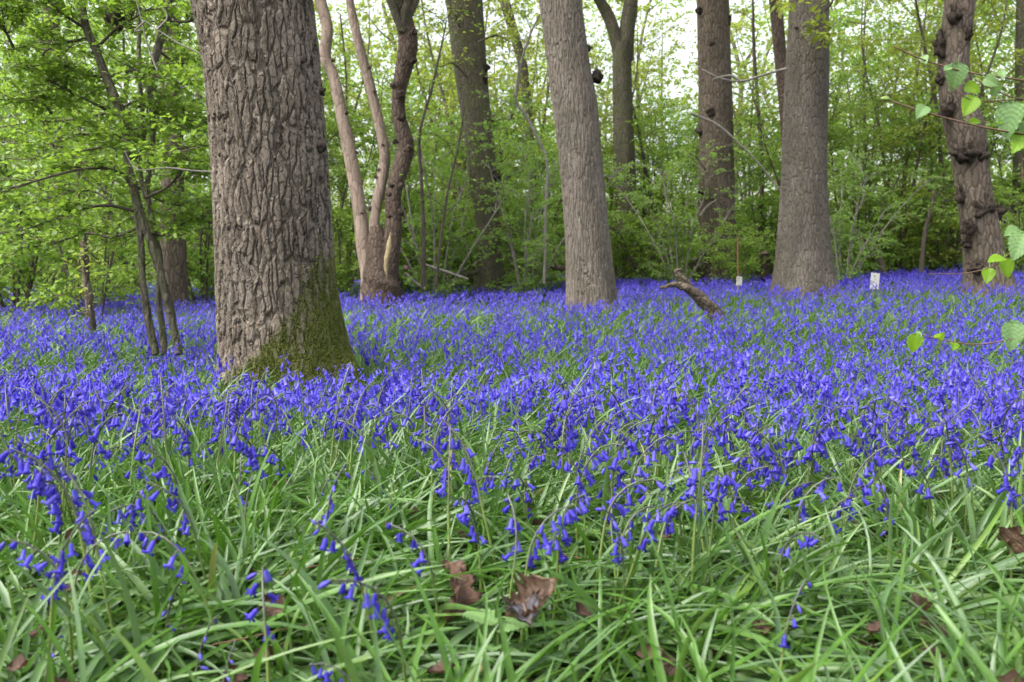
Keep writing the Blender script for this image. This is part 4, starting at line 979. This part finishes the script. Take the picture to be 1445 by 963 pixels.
# ---- flowers set out singly where the photo shows them: head pixel, spike shape, arch heading (degrees, 0 = right), size
NEAR = [
    (70, 668, 9, 190, 1.25, 'large drooping bluebell head standing tall at the left edge'), (35, 785, 5, 200, 1.0, 'tight cluster of bells low at the left edge'), (85, 770, 2, 10, 1.0, 'bluebell with buds right of the cluster low at the left edge'),
    (150, 775, 1, 20, 1.0, 'bluebell with two side-facing bells in the grass low at the left'), (205, 715, 3, 200, .95, 'single pale-bellied bluebell below the leftmost stems'), (268, 690, 0, 190, 1.0, 'tall bluebell with a long column of bells left of centre'),
    (290, 740, 3, 150, 1.1, 'bluebell with flared bells on twin pale stems at lower left'), (372, 825, 3, 100, 1.05, 'bluebell with three bells on a bent stem lower left of centre'), (245, 845, 8, 0, .9, 'unopened dark bud on a slim stem in the lower left grass'),
    (285, 905, 8, 30, .9, 'unopened bud leaning over the grass at the lower left'), (307, 945, 8, 80, .8, 'unopened bud at the very bottom of the left grass'), (470, 938, 7, 170, .8, 'bluebell fallen flat with its bells on the bottom grass'),
    (75, 930, 8, 60, .8, 'dark bud pair deep in the bottom left grass'), (510, 735, 2, 200, 1.0, 'bluebell with bells along an arching stem left of the curled leaf'), (575, 745, 1, 160, 1.0, 'bluebell with wide bells just left of the curled brown leaf'),
    (525, 815, 5, 215, 1.05, 'bluebell bent over a thick pale stem left of the curled leaf'), (690, 735, 0, 120, 1.0, 'bluebell directly above the large curled brown leaf'), (620, 628, 1, 150, 1.1, 'full bluebell head standing out above the central grass'),
    (632, 662, 3, 20, 1.0, 'bluebell with two open bells under the full central head'), (775, 738, 5, 30, 1.0, 'bluebell arching right with a dark stem in the middle'), (858, 660, 9, 10, 1.05, 'dense bluebell head on a long arched stem right of the middle'),
    (885, 690, 1, 10, 1.15, 'bluebell with four large hanging bells on an arched stem'), (905, 722, 7, 20, 1.0, 'bluebell with low hanging bells under an arched stem'), (850, 735, 4, 180, 1.0, 'bluebell with half open bells below the arched stem'),
    (800, 660, 2, 190, 1.0, 'bluebell scattered with half open bells in the middle'), (945, 690, 3, 200, 1.0, 'bluebell with two bells leaning left, right of the arched stem'), (1000, 670, 5, 200, 1.0, 'bluebell with a hooked top left of the pale-green lying blades'),
    (1088, 622, 9, 170, 1.25, 'large pendent cluster of bells on the right of the field'), (1068, 655, 3, 190, 1.1, 'bluebell with three slim bells left below the large pendent cluster'), (1110, 655, 1, 10, .95, 'single wide open bell right below the large pendent cluster'),
    (1168, 690, 1, 10, 1.1, 'bluebell with a pale open bell over the lying grass on the right'), (1188, 712, 3, 10, 1.0, 'small bell on a drooping tip over the lying grass'), (1245, 690, 4, 190, 1.0, 'bluebell with spread half open bells right of the lying grass'),
    (1235, 715, 8, 200, 1.1, 'dark closing spike right of the lying grass'), (1112, 850, 6, 30, .95, 'lone trio of upright buds in the grass at lower right'), (1210, 650, 0, 10, 1.1, 'full bluebell head at the front of the drift on the right'),
    (1240, 600, 9, 170, 1.2, 'broad bluebell head with many bells on the right'), (1290, 640, 5, 200, 1.1, 'bluebell with dark arching top near the right of the drift'), (1345, 640, 4, 190, 1.1, 'bluebell with separate bells above the right grass'),
    (1400, 650, 2, 170, 1.1, 'dense upright bluebell near the right edge'), (1385, 460, 7, 150, 1.1, 'bluebell with pale bells standing tall by the lime twig'), (140, 690, 2, 160, 1.05, 'bluebell in the left group with stacked bells'),
    (215, 660, 9, 200, 1.05, 'bluebell with deep violet bells in the left group'), (325, 665, 6, 100, 1.0, 'bluebell with few upright bells left of the brown leaf'), (345, 700, 8, 90, 1.0, 'slim violet bud above the left grass near the brown leaf'),
    (700, 650, 4, 20, 1.0, 'bluebell with loose bells right of the full central head'), (740, 690, 6, 200, 1.0, 'bluebell with few bells above the middle grass'), (1040, 700, 3, 180, .9, 'bluebell near the lying grass with two low bells'),
    (480, 690, 4, 30, 1.0, 'bluebell with loose bells in the sparse grass left of centre'), (440, 700, 8, 60, .95, 'short bud beside the brown leaf left of centre'), (550, 680, 6, 180, .95, 'small bluebell with upright buds left of the full central head')]
GRP_NEAR = 'bluebells at the front of the drift'
hand = []
q = np.random.default_rng(17)
for px, py, v, deg, sc, lab in NEAR:
    sc *= .86; P = SPIKES[v][0]; H = P[-3, 2] * sc
    H2 = H * (.80 if py > 880 else .9 if py > 780 else .97)
    D = ground_hit(px, py, H2)
    hd = pt(px, py, D); az = R(deg)
    offx = P[-3, 0] * sc
    x, y = hd[0] - math.cos(az) * offx, hd[1] - math.sin(az) * offx
    put_bluebell(x, y, hd[2] - H, v, az, sc, (R(q.normal(0, 4)), R(q.normal(0, 4))), lab, GRP_NEAR)
    hand.append((x, y, hd[0], hd[1], py))
LOW_FLOWERS = [(a, b - .01, 0, .032) for _, _, a, b, p in hand if p > 800]
hand = np.array([h[:2] for h in hand])

# ---- the drift: positions by density
def scatter(n, y0, y1, seed, wide=1.0):
    q = np.random.default_rng(seed)
    y = np.sqrt(q.uniform(y0 ** 2, y1 ** 2, n)); x = q.uniform(-0.66, 0.66, n) * wide * y
    return x, y


def clear_of_trunks(x, y):
    ok = np.ones(len(x), bool)
    for cx_, cy_, r_ in ((float(np.interp(.3, OAK[2], OAK[3])), D_OAK, .26), (pt(835, 420, 8)[0], 8.0, .26), (pt(1136, 400, 10)[0], 10.0, .36), (pt(1396, 400, 8.5)[0], 8.5, .22), (pt(537, 415, D_C)[0], D_C, .34), (pt(692, 400, 12.5)[0], 12.5, .22)):
        ok &= (x - cx_) ** 2 + (y - cy_) ** 2 > r_ ** 2
    return ok


bands = []
for n, y0, y1, sd in ((1900, .98, 2.6, 1), (1700, 2.6, 5.0, 2), (3900, 5.0, 9.5, 3), (11500, 9.5, 17.0, 4), (14000, 17, 27, 5)):
    x, y = scatter(n, y0, y1, sd); q = np.random.default_rng(sd + 50)
    dens = 0.74 + 0.35 * noise2(x, y, 0.8, 61) + 0.6 * noise2(x, y, 2.4, 62)
    front = .16 + .44 * smooth(1.10, 1.55, y + 0.15 * noise2(x, y, 1.2, 63)) + .40 * smooth(1.5, 3.2, y)
    k = (q.uniform(0, 1, n) < np.clip(dens, .15, 1) * front) & clear_of_trunks(x, y)
    k &= ((x[:, None] - hand[None, :, 0]) ** 2 + (y[:, None] - hand[None, :, 1]) ** 2).min(1) > 0.035 ** 2
    bands.append(np.stack([x[k], y[k]], -1))
ALL = np.concatenate(bands)
dist = ALL[:, 1]; inview = np.abs(ALL[:, 0]) < 0.585 * ALL[:, 1]
order = np.argsort(np.where(inview, dist, 1e9))
NI = 300 - len(NEAR)
single = order[:NI]
q = np.random.default_rng(23)


def heading(x, y, q, n):
    return 0.8 * noise2(x, y, .5, 77) * 3 + q.normal(0, 1.3, n)


vs = q.choice([0, 1, 2, 3, 4, 5, 6, 7, 9], NI, p=[.16, .12, .14, .1, .1, .14, .06, .09, .09])
hh = heading(ALL[single, 0], ALL[single, 1], q, NI)
ZONES = [(-9, -.33, 'violet-blue bluebell among the grass on the left of the front drift'), (-.33, -.11, 'violet-blue bluebell in the front drift below the mossy oak'), (-.11, .11, 'violet-blue bluebell in the middle of the front drift'),
         (.11, .33, 'violet-blue bluebell in the front drift right of the middle'), (.33, 9, 'violet-blue bluebell in the front drift near the lime sapling')]
for k, i in enumerate(single):
    x, y = ALL[i]; t = x / y
    lab = next(l for a, b, l in ZONES if a <= t < b)
    put_bluebell(float(x), float(y), float(ground(x, y)) - .01, int(vs[k]), float(hh[k]), float(q.uniform(.78, 1.08)), (R(q.normal(0, 7)), R(q.normal(0, 7))), lab, GRP_NEAR)

# ---- the rest as one mass, three levels of detail
def bake_plant(v, lod):
    P, out = SPIKES[v]; mb = MB(); q = np.random.default_rng(v + 900)
    if lod == 0:
        tube(mb, P[::2], [.0022, .0012, .0008], 3, mat=1, cap=False)
        n, rows = 6, [(0, .001), (.12, .0026), (.6, .0036), (.95, .0048), (1.0, .0082)]
    elif lod == 1:
        tube(mb, P[[0, 5, 9, 12, 14]], [.0025, .0012], 3, mat=1, cap=False)
        n, rows = 4, [(0, .0015), (.5, .0040), (1.0, .0075)]
    else:
        n, rows = 3, [(0, .002), (1.0, .0085)]
    th = np.arange(n) * 2 * math.pi / n
    for x, az, kind, m, k in (out if lod < 2 else out[::2]):
        L = {'open': .0185, 'half': .017, 'bud': .015, 'tip': .011}[kind] * (1 if lod < 2 else 1.5)
        w = {'open': 1, 'half': .78, 'bud': .55, 'tip': .42}[kind] * (1 if lod < 2 else 1.35)
        dx = {'open': .007, 'half': .007, 'bud': .006, 'tip': .003}[kind]; dz = .005
        tilt = {'open': .35, 'half': .5, 'bud': .9, 'tip': 1.3}[kind] * q.uniform(.6, 1.4)
        V = np.concatenate([np.stack([r * w * np.cos(th), r * w * np.sin(th), np.full(n, -t * L)], -1) for t, r in rows])
        V = V @ np.array([[math.cos(tilt), 0, -math.sin(tilt)], [0, 1, 0], [math.sin(tilt), 0, math.cos(tilt)]]).T + [dx, 0, -dz]
        V = V @ np.array([[math.cos(az), -math.sin(az), 0], [math.sin(az), math.cos(az), 0], [0, 0, 1]]).T + x
        i = np.arange(len(rows) - 1)[:, None] * n; j = np.arange(n)[None]; jn = (j + 1) % n
        dark = 2 if kind in ('bud', 'tip') else 0
        mb.add(V, np.stack([i + j, i + n + j, i + n + jn, i + jn], -1).reshape(-1, 4), q.uniform(-.34, .34), np.repeat([t for t, _ in rows], n), dark)
    return mb


def make_drift():
    rest = np.ones(len(ALL), bool); rest[single] = False
    A = ALL[rest]; mb = MB(); q = np.random.default_rng(31)
    for lod, (a, b) in enumerate(((0, 4.6), (4.6, 9.5), (9.5, 99))):
        S_ = A[(A[:, 1] >= a) & (A[:, 1] < b)]; v = q.choice([0, 1, 2, 3, 4, 5, 7, 9], len(S_))
        for vi in set(v):
            Q = S_[v == vi]; n = len(Q); p = bake_plant(int(vi), lod)
            V = np.concatenate(p.v); rr = np.concatenate(p.r); tt = np.concatenate(p.t)
            az = heading(Q[:, 0], Q[:, 1], q, n); lx, ly = q.normal(0, .12, n), q.normal(0, .12, n)
            Z = norm(np.stack([lx, ly, np.ones(n)], -1)); X = norm(np.stack([np.cos(az), np.sin(az), -(np.cos(az) * lx + np.sin(az) * ly)], -1)); Y = np.cross(Z, X)
            s = q.uniform(.70, 1.10, n) * np.where(noise2(Q[:, 0], Q[:, 1], .7, 8) > 0, 1.0, .93)
            pos = np.stack([Q[:, 0], Q[:, 1], ground(Q[:, 0], Q[:, 1]) - .01], -1)
            W = pos[:, None] + s[:, None, None] * (V[None, :, :1] * X[:, None] + V[None, :, 1:2] * Y[:, None] + V[None, :, 2:] * Z[:, None])
            R0 = np.clip((q.uniform(.18, .82, n) if lod == 0 else q.uniform(.10, .68, n))[:, None] + np.where(rr == .5, 0, rr)[None], 0, .999)
            off = (np.arange(n) * len(V))[:, None, None]
            mb.v.append(W.reshape(-1, 3).astype(np.float32)); mb.r.append(R0.ravel().astype(np.float32)); mb.t.append(np.tile(tt, n).astype(np.float32))
            for Fp, Mp in zip(p.f, p.m):
                mb.f.append(((Fp[None] + off).reshape(-1, Fp.shape[1]) + mb.n).astype(np.int32)); mb.m.append(np.tile(Mp, n))
            mb.n += n * len(V)
    # material index runs face block by face block, in the same order as the faces
    o = mb.build('bluebell_drift', [M['petal'], M['stem'], M['bud']])
    tag(o, 'carpet of bluebells spreading back under the trees', 'bluebells', kind='stuff')


make_drift()

# ------------------------------------------------------------------ strap leaves and grass
def blades(mb, x, y, L, W, az, e0, curl, S_, three, q, twist=0.5, z0=None):
    n = len(x); t = np.linspace(0, 1, S_ + 1)
    ang = e0[:, None] - curl[:, None] * t[None] ** 1.4
    step = (L / S_)[:, None]; mid = 0.5 * (ang[:, 1:] + ang[:, :-1])
    hor = np.concatenate([np.zeros((n, 1)), np.cumsum(np.cos(mid) * step, 1)], 1); ver = np.concatenate([np.zeros((n, 1)), np.cumsum(np.sin(mid) * step, 1)], 1)
    sway = az[:, None] + q.normal(0, .35, n)[:, None] * t[None] ** 2
    X = x[:, None] + hor * np.cos(sway); Y = y[:, None] + hor * np.sin(sway); G = ground(X, Y)
    low = G + 0.008 + (q.uniform(0, .035, n))[:, None] * t[None]
    Z = np.maximum(ground(x, y)[:, None] - .01 + ver, np.where(t[None] > .15, low, -9))
    C = np.stack([X, Y, Z], -1)
    T = norm(np.gradient(C, axis=1)); up = np.array([0, 0, 1.0])
    side = norm(np.cross(T, np.broadcast_to(up, T.shape)) + 1e-6); nr = np.cross(side, T)
    tw = (q.normal(0, twist, n)[:, None] + q.normal(0, .5, n)[:, None] * t[None])[..., None]
    sd = side * np.cos(tw) + nr * np.sin(tw); nm = nr * np.cos(tw) - side * np.sin(tw)
    w = (W[:, None] * 0.5 * np.minimum(1, .55 + 1.6 * t[None]) * np.clip(1 - t[None] ** 4, 0, 1) ** .8)[..., None]
    rnd = np.clip(0.46 + .30 * noise2(x, y, .8, 12) + q.normal(0, .22, n), 0, .96); rnd = np.where(q.uniform(0, 1, n) < .003, .995, rnd)
    if three:
        V = np.stack([C - sd * w + nm * w * .45, C, C + sd * w + nm * w * .45], 2); c = 3
    else:
        V = np.stack([C - sd * w, C + sd * w], 2); c = 2
    V = V.reshape(n, -1, 3); k = np.arange(S_)[:, None] * c; m = np.arange(c - 1)[None]
    Fq = np.stack([k + m, k + m + 1, k + c + m + 1, k + c + m], -1).reshape(-1, 4)
    Fq = (Fq[None] + (np.arange(n) * V.shape[1])[:, None, None]).reshape(-1, 4)
    mb.add(V.reshape(-1, 3), Fq, np.repeat(rnd, V.shape[1]), np.tile(np.repeat(t, c), n))


def make_grass():
    mb = MB(); q = np.random.default_rng(41)
    # (tufts, leaves per tuft, y range, width, segments, three-point section)
    for tufts, per, y0, y1, w0, w1, S_, th in ((3600, 9, .62, 1.9, .0034, .0096, 11, True), (6000, 6, 1.9, 4.0, .0040, .0085, 7, True), (10500, 5, 4.0, 8.5, .006, .010, 4, False), (8000, 4, 8.5, 18, .007, .012, 3, False), (2000, 4, 18, 30, .012, .018, 2, False)):
        x, y = scatter(tufts, y0, y1, int(y0 * 100), 1.05); k = clear_of_trunks(x, y)
        hid = np.zeros(len(x), bool)
        for c in LEAF_SPOTS: hid |= (((x - c[0]) / c[3]) ** 2 + ((y - c[1] + .07) / .13) ** 2 < 1)
        k &= ~(hid & (q.uniform(0, 1, len(x)) < .9))
        x, y = x[k], y[k]; m = len(x)
        fa = -0.35 + 0.9 * noise2(x, y, .45, 91) + np.where(x < -.1 * y, .75, 0)   # lie of the leaves, mostly swept to the right
        near = 1 - smooth(1.3, 2.6, y)
        flop = np.clip(.72 + .55 * noise2(x, y, .9, 92), 0, 1) * (.25 + .75 * near)
        X = np.repeat(x, per) + q.normal(0, .011, m * per); Y = np.repeat(y, per) + q.normal(0, .011, m * per); N = m * per
        td = np.repeat(q.normal(0, .5, m), per); te = np.repeat(q.normal(0, R(7), m), per)
        fl = np.repeat(flop, per); lie = q.uniform(0, 1, N) < fl * .8 + .15
        az = np.where(lie, np.repeat(fa, per) + td + q.normal(0, .38, N), q.uniform(0, 6.283, N))
        e0 = np.where(lie, R(52) - fl * R(30), R(74)) + te + q.normal(0, R(8), N)
        curl = np.where(lie, R(45) + fl * R(30), R(48)) * q.uniform(.4, 1.5, N)
        L = np.interp(Y, [.7, 1.3, 2.2, 4, 9, 30], [.25, .225, .215, .215, .20, .15]) * q.uniform(.6, 1.35, N) * np.where(lie, 1.1, .78)
        blades(mb, X, Y, L, q.uniform(w0, w1, N), az, e0, curl, S_, th, q)
    o = mb.build('grass', M['blade'])
    tag(o, 'glossy strap leaves and grass sprawling under the bluebells', 'grass', kind='stuff')


# ------------------------------------------------------------------ fallen leaves
def oak_leaf(size, seed, curl=1.0):
    q = np.random.default_rng(seed); nu, nv = 41, 13
    u = np.linspace(0, 1, nu); env = 0.36 * np.sin(np.pi * u ** 1.25) ** .7 * (1 - .1 * u); lob = 1 + .30 * np.cos(u * 2 * np.pi * 4.5 + 1.0)
    w = env * lob * (1 + .10 * q.normal(0, 1, nu)); w = np.maximum(w, .008); w[0] = .012; w[-1] = .01
    U, Vv = np.meshgrid(u, np.linspace(-1, 1, nv), indexing='ij')
    y = Vv * w[:, None]; x = U.copy(); z = np.zeros_like(x)
    for _ in range(5): z = z + .022 * np.sin(q.normal(0, 11) * x + q.normal(0, 16) * y + q.uniform(0, 6))
    z = z + .018 * np.abs(np.sin((x - np.abs(y) * .8) * 9 * np.pi / 2)) * np.minimum(1, np.abs(Vv) * 4) + q.uniform(-.12, .3) * np.abs(Vv) ** 3
    # roll across, then along
    ka = curl * q.uniform(1.8, 4.2); rho = 1 / ka
    a = y / rho; y2 = rho * np.sin(a); z = z + rho * (1 - np.cos(a))
    kb = curl * q.uniform(-1.6, 2.4) + 1e-3; b = (x - .4) * kb
    x2 = np.sin(b) / kb - z * np.sin(b); z2 = (1 - np.cos(b)) / kb + z * np.cos(b)
    P = np.stack([x2, y2, z2], -1).reshape(-1, 3) * size
    i = np.arange(nu - 1)[:, None] * nv; j = np.arange(nv - 1)[None]
    mb = MB(); mb.add(P, np.stack([i + j, i + nv + j, i + nv + j + 1, i + j + 1], -1).reshape(-1, 4), 0, U.ravel()); mb.vv = Vv.ravel()
    return mb


DEAD = [
    (652, 797, .085, 0.9, 80, 1.5, 'large upright curled brown oak leaf caught in the grass', 'dead_leaf', .13), (785, 836, .075, 0.5, 10, .9, 'pale brown oak leaf curled over the lying grass in the middle', 'tan_leaf', .13), (738, 850, .055, .15, 100, .5, 'blue-grey leaf underside beside the pale brown curled leaf', 'grey_leaf', .12),
    (918, 935, .065, .6, 120, 1.4, 'dark brown twisted leaf low in the grass at the bottom', 'dead_leaf', .05), (1425, 757, .07, .7, 160, .6, 'brown lobed oak leaf propped at the right edge', 'dead_leaf', .13), (1214, 925, .075, .5, 60, .8, 'pale torn leaf at the bottom right under the blades', 'dead_leaf', .03),
    (1292, 925, .075, .9, 100, .9, 'brown upright leaf at the bottom right beside the pale torn leaf', 'dead_leaf', .04), (1205, 815, .06, .6, 40, 1.2, 'pinkish brown leaf behind the upright green blades at lower right', 'dead_leaf', .05), (395, 690, .055, .4, 0, 1.1, 'brown leaf in a dark hollow of the grass left of centre', 'dead_leaf', .04),
    (690, 666, .07, .6, 30, 1.2, 'shiny brown leaf in the grass under the central bluebells', 'dead_leaf', .05), (893, 655, .05, 1.1, 90, .8, 'reddish brown upright leaf right of the central bluebells', 'dead_leaf', .07), (1392, 880, .055, .3, 20, .8, 'brown leaf lying deep in the grass near the right edge', 'dead_leaf', .03),
    (912, 760, .05, .5, 160, 1.3, 'small pale and dark leaf beneath the arched bluebell', 'dead_leaf', .05), (58, 830, .045, .8, 70, 1.4, 'small curled orange-brown leaf at the lower left', 'dead_leaf', .06), (530, 828, .055, .5, 130, 1.2, 'dark brown leaf behind the bent-over bluebell', 'dead_leaf', .04),
    (330, 950, .045, .7, 60, .9, 'small tan leaf at the bottom left of centre', 'dead_leaf', .05), (413, 566, .05, .7, 30, 1.0, 'brown leaf held among the bluebells below the mossy oak', 'dead_leaf', .12), (1028, 880, .045, .3, 10, 1.2, 'little brown leaf in the grass right of the twisted leaf', 'dead_leaf', .03),
    (1065, 912, .045, .4, 140, 1.2, 'little dark leaf under the green blades at lower right', 'dead_leaf', .03), (1345, 860, .05, .4, 20, 1.0, 'flat brown leaf between blades at right', 'dead_leaf', .03), (735, 612, .05, .8, 50, 1.0, 'brown leaf hanging among the flowers of the middle drift', 'dead_leaf', .12),
    (870, 622, .045, .9, 110, .9, 'small tan leaf among the flowers right of the middle drift', 'dead_leaf', .12), (1185, 950, .05, .7, 80, 1.0, 'small brown pointed leaf at the bottom edge on the right', 'dead_leaf', .04), (1420, 805, .05, .4, 170, 1.0, 'brown leaf below the lobed one at the right edge', 'dead_leaf', .05),
    (690, 830, .06, .7, 100, 1.2, 'brown leaf hanging just right below the large curled leaf', 'dead_leaf', .05), (1140, 772, .045, .3, 30, 1.0, 'brown leaf under the lying grass right of centre', 'dead_leaf', .03), (40, 655, .04, .4, 30, 1.1, 'dark brown leaf at the left edge below the drift', 'dead_leaf', .04),
    (1010, 755, .045, .3, 60, 1.0, 'small brown leaf in the grass beneath the hooked bluebell', 'dead_leaf', .03), (1085, 770, .05, .3, 150, 1.1, 'brown leaf half buried in the lying grass', 'dead_leaf', .03), (160, 925, .045, .3, 20, 1.0, 'brown leaf deep in the grass at the bottom left', 'dead_leaf', .02),
    (1300, 880, .05, .5, 40, 1.2, 'crumpled brown leaf above the upright leaf at the bottom right', 'dead_leaf', .03), (790, 790, .045, .3, 80, 1.2, 'brown scrap of leaf above the pale brown curled leaf', 'dead_leaf', .04), (460, 742, .05, .4, 20, 1.0, 'tan leaf lying in the grass left of the arching bluebell', 'dead_leaf', .03)]
for k, (px, py, sz, pitch, yaw, cu, lab, mt, lift) in enumerate(DEAD):
    sz *= 1.02; D = ground_hit(px, py, lift); c = pt(px, py, D)
    ol = oak_leaf(sz, 400 + k, cu); me = ol.mesh('fallen_leaf', M[mt], (0.4 * sz, 0, 0), True)
    me.attributes.new('vv', 'FLOAT', 'POINT').data.foreach_set('value', ol.vv.astype(np.float32))
    o = bpy.data.objects.new('fallen_leaf', me); COL.objects.link(o); o.location = c
    o.rotation_euler = (R(25 * math.sin(k * 2.3)) + (.9 if pitch > .6 else .2), -pitch, R(yaw))
    tag(o, lab, 'dead leaf', 'fallen oak leaves in the grass')
    me.attributes['rnd'].data.foreach_set('value', np.full(len(me.vertices), (k * .618) % 1, np.float32))


LEAF_SPOTS = [(*pt(d[0], d[1], ground_hit(d[0], d[1], d[8])), d[2] * .95) for d in DEAD] + LOW_FLOWERS
make_grass()


def litter():
    mb = MB(); q = np.random.default_rng(88); n = 3600
    x, y = scatter(n, .7, 5.0, 87, 1.05); lift = np.where((q.uniform(0, 1, n) < .30) & (y < 3.0), q.uniform(.03, .10, n), q.uniform(0, .02, n))
    pr = oak_leaf(1.0, 5, .8); V = np.concatenate(pr.v)
    idx = (np.array([0, 6, 12, 17, 23, 29, 35, 40])[:, None] * 13 + np.array([0, 6, 12])[None]).ravel(); V = V[idx] - [.4, 0, 0]
    i = np.arange(7)[:, None] * 3; j = np.arange(2)[None]; Fq = np.stack([i + j, i + 3 + j, i + 3 + j + 1, i + j + 1], -1).reshape(-1, 4)
    Z = norm(np.stack([q.normal(0, .8, n), q.normal(0, .8, n), np.ones(n)], -1)); a = q.uniform(0, 6.28, n)
    X = np.stack([np.cos(a), np.sin(a), 0 * a], -1); Y = norm(np.cross(Z, X)); X = np.cross(Y, Z)
    instances(mb, V, Fq, np.stack([x, y, ground(x, y) + lift], -1), X, Y, Z, q.uniform(.022, .05, n), q.uniform(.5, .85, n), np.repeat(np.linspace(0, 1, 8), 3))
    lo = mb.build('leaf_litter', M['dead_leaf'])
    lo.data.attributes.new('vv', 'FLOAT', 'POINT').data.foreach_set('value', np.tile(np.tile([-1.0, 0.0, 1.0], 8), n).astype(np.float32))
    tag(lo, 'old brown leaf litter on the soil under the grass', 'leaf litter', kind='stuff')


litter()
# dry twigs lying in the grass
for lab, path, w in [('thin red-brown dry stem lying left of the large curled leaf', [(395, 812), (440, 800), (490, 790), (530, 788), (565, 778)], 2.6), ('dry reddish stem arching over the grass in the middle', [(740, 800), (765, 786), (800, 784), (830, 792), (850, 802)], 2.6),
                     ('thin dry stalk slanting through the lower left grass', [(300, 910), (350, 900), (400, 888), (440, 880)], 2.4), ('thin dry stem leaning in the grass left of the full central bluebell', [(545, 655), (570, 690), (590, 735)], 2.2)]:
    D = ground_hit(path[0][0], path[0][1], .08); mb = MB()
    tube(mb, curve([pt(x, y, ground_hit(x, y, .085)) for x, y in path], 20), np.array([w, w * .7]) / 2 / F_PX * D, 5, lump=.08)
    tag(mb.build('dry_stem', M['red_twig']), lab, 'dry stem', 'dry stems lying in the grass')
# seedling in the lower middle
D = ground_hit(705, 875, .10); c = pt(700, 880, D); sd = thing('seedling', 'small pale green leafy seedling in the lower middle grass', 'seedling', (c[0], c[1], float(ground(c[0], c[1]))))
mb = MB(); tube(mb, curve([[c[0], c[1], float(ground(c[0], c[1]))], c + [0.002, 0, -.02], c], 8), [.0018, .001], 6); mb.build('stem', M['stem'], sd)
for k, (a, sz) in enumerate([(150, .042), (20, .038), (80, .028), (260, .026), (330, .03)]):
    P, Fq, U = broad_leaf(sz, 50 + k); a = R(a); X = np.array([math.cos(a), math.sin(a), .25]); X /= np.linalg.norm(X); Y = np.array([-math.sin(a), math.cos(a), 0]); Z = np.cross(X, Y)
    mb = MB(); mb.add(c + [0, 0, -.008 * k] + P[:, :1] * X + P[:, 1:2] * Y + P[:, 2:] * Z, Fq, .3, U); mb.build('leaf', M['leaf_pale'], sd)

# ------------------------------------------------------------------ light, sky, camera
SUN_EL, SUN_AZ = 58.0, 245.0     # azimuth of the sun, clockwise from +Y: to the left
w = bpy.data.worlds.new('World'); SC.world = w; w.use_nodes = True
nt = w.node_tree; nt.nodes.clear()
sky = nt.nodes.new('ShaderNodeTexSky'); sky.sky_type = 'NISHITA'; sky.sun_disc = False
sky.sun_elevation = R(SUN_EL); sky.sun_rotation = R(SUN_AZ); sky.air_density = 1.2; sky.dust_density = 5.0; sky.ozone_density = 1.0
hs = nt.nodes.new('ShaderNodeHueSaturation'); hs.inputs['Saturation'].default_value = 0.30; hs.inputs['Value'].default_value = 1.0
bg = nt.nodes.new('ShaderNodeBackground'); bg.inputs['Strength'].default_value = 0.15
out = nt.nodes.new('ShaderNodeOutputWorld')
nt.links.new(sky.outputs[0], hs.inputs['Color']); nt.links.new(hs.outputs[0], bg.inputs['Color']); nt.links.new(bg.outputs[0], out.inputs['Surface'])
sl = bpy.data.lights.new('Sun', 'SUN'); sl.energy = 1.5; sl.angle = R(50); sl.color = (1.0, 0.95, 0.88)
so = bpy.data.objects.new('Sun', sl); COL.objects.link(so)
d = Vector((math.sin(R(SUN_AZ)) * math.cos(R(SUN_EL)), math.cos(R(SUN_AZ)) * math.cos(R(SUN_EL)), math.sin(R(SUN_EL))))
so.rotation_euler = d.to_track_quat('Z', 'Y').to_euler(); so.location = d * 60
cam = bpy.data.cameras.new('Camera'); co = bpy.data.objects.new('Camera', cam); COL.objects.link(co)
co.location = (0, 0, CAM_Z); co.rotation_euler = (R(90) - PITCH, 0, 0)
cam.sensor_width = 36; cam.lens = 36 * F_PX / 1445; cam.clip_start = 0.02; cam.clip_end = 1000
cam.dof.use_dof = True; cam.dof.focus_distance = 2.0; cam.dof.aperture_fstop = 9.0
SC.camera = co
vs_ = SC.view_settings; vs_.view_transform = 'Standard'; vs_.look = 'None'; vs_.exposure = 1.68; vs_.gamma = 1.0; vs_.use_curve_mapping = False
SC.render.engine = 'CYCLES'
cy = SC.cycles
cy.use_denoising = True
cy.max_bounces = 7; cy.diffuse_bounces = 4; cy.glossy_bounces = 2; cy.transmission_bounces = 4; cy.transparent_max_bounces = 4
cy.use_adaptive_sampling = True; cy.adaptive_threshold = 0.02
SC.render.use_persistent_data = False
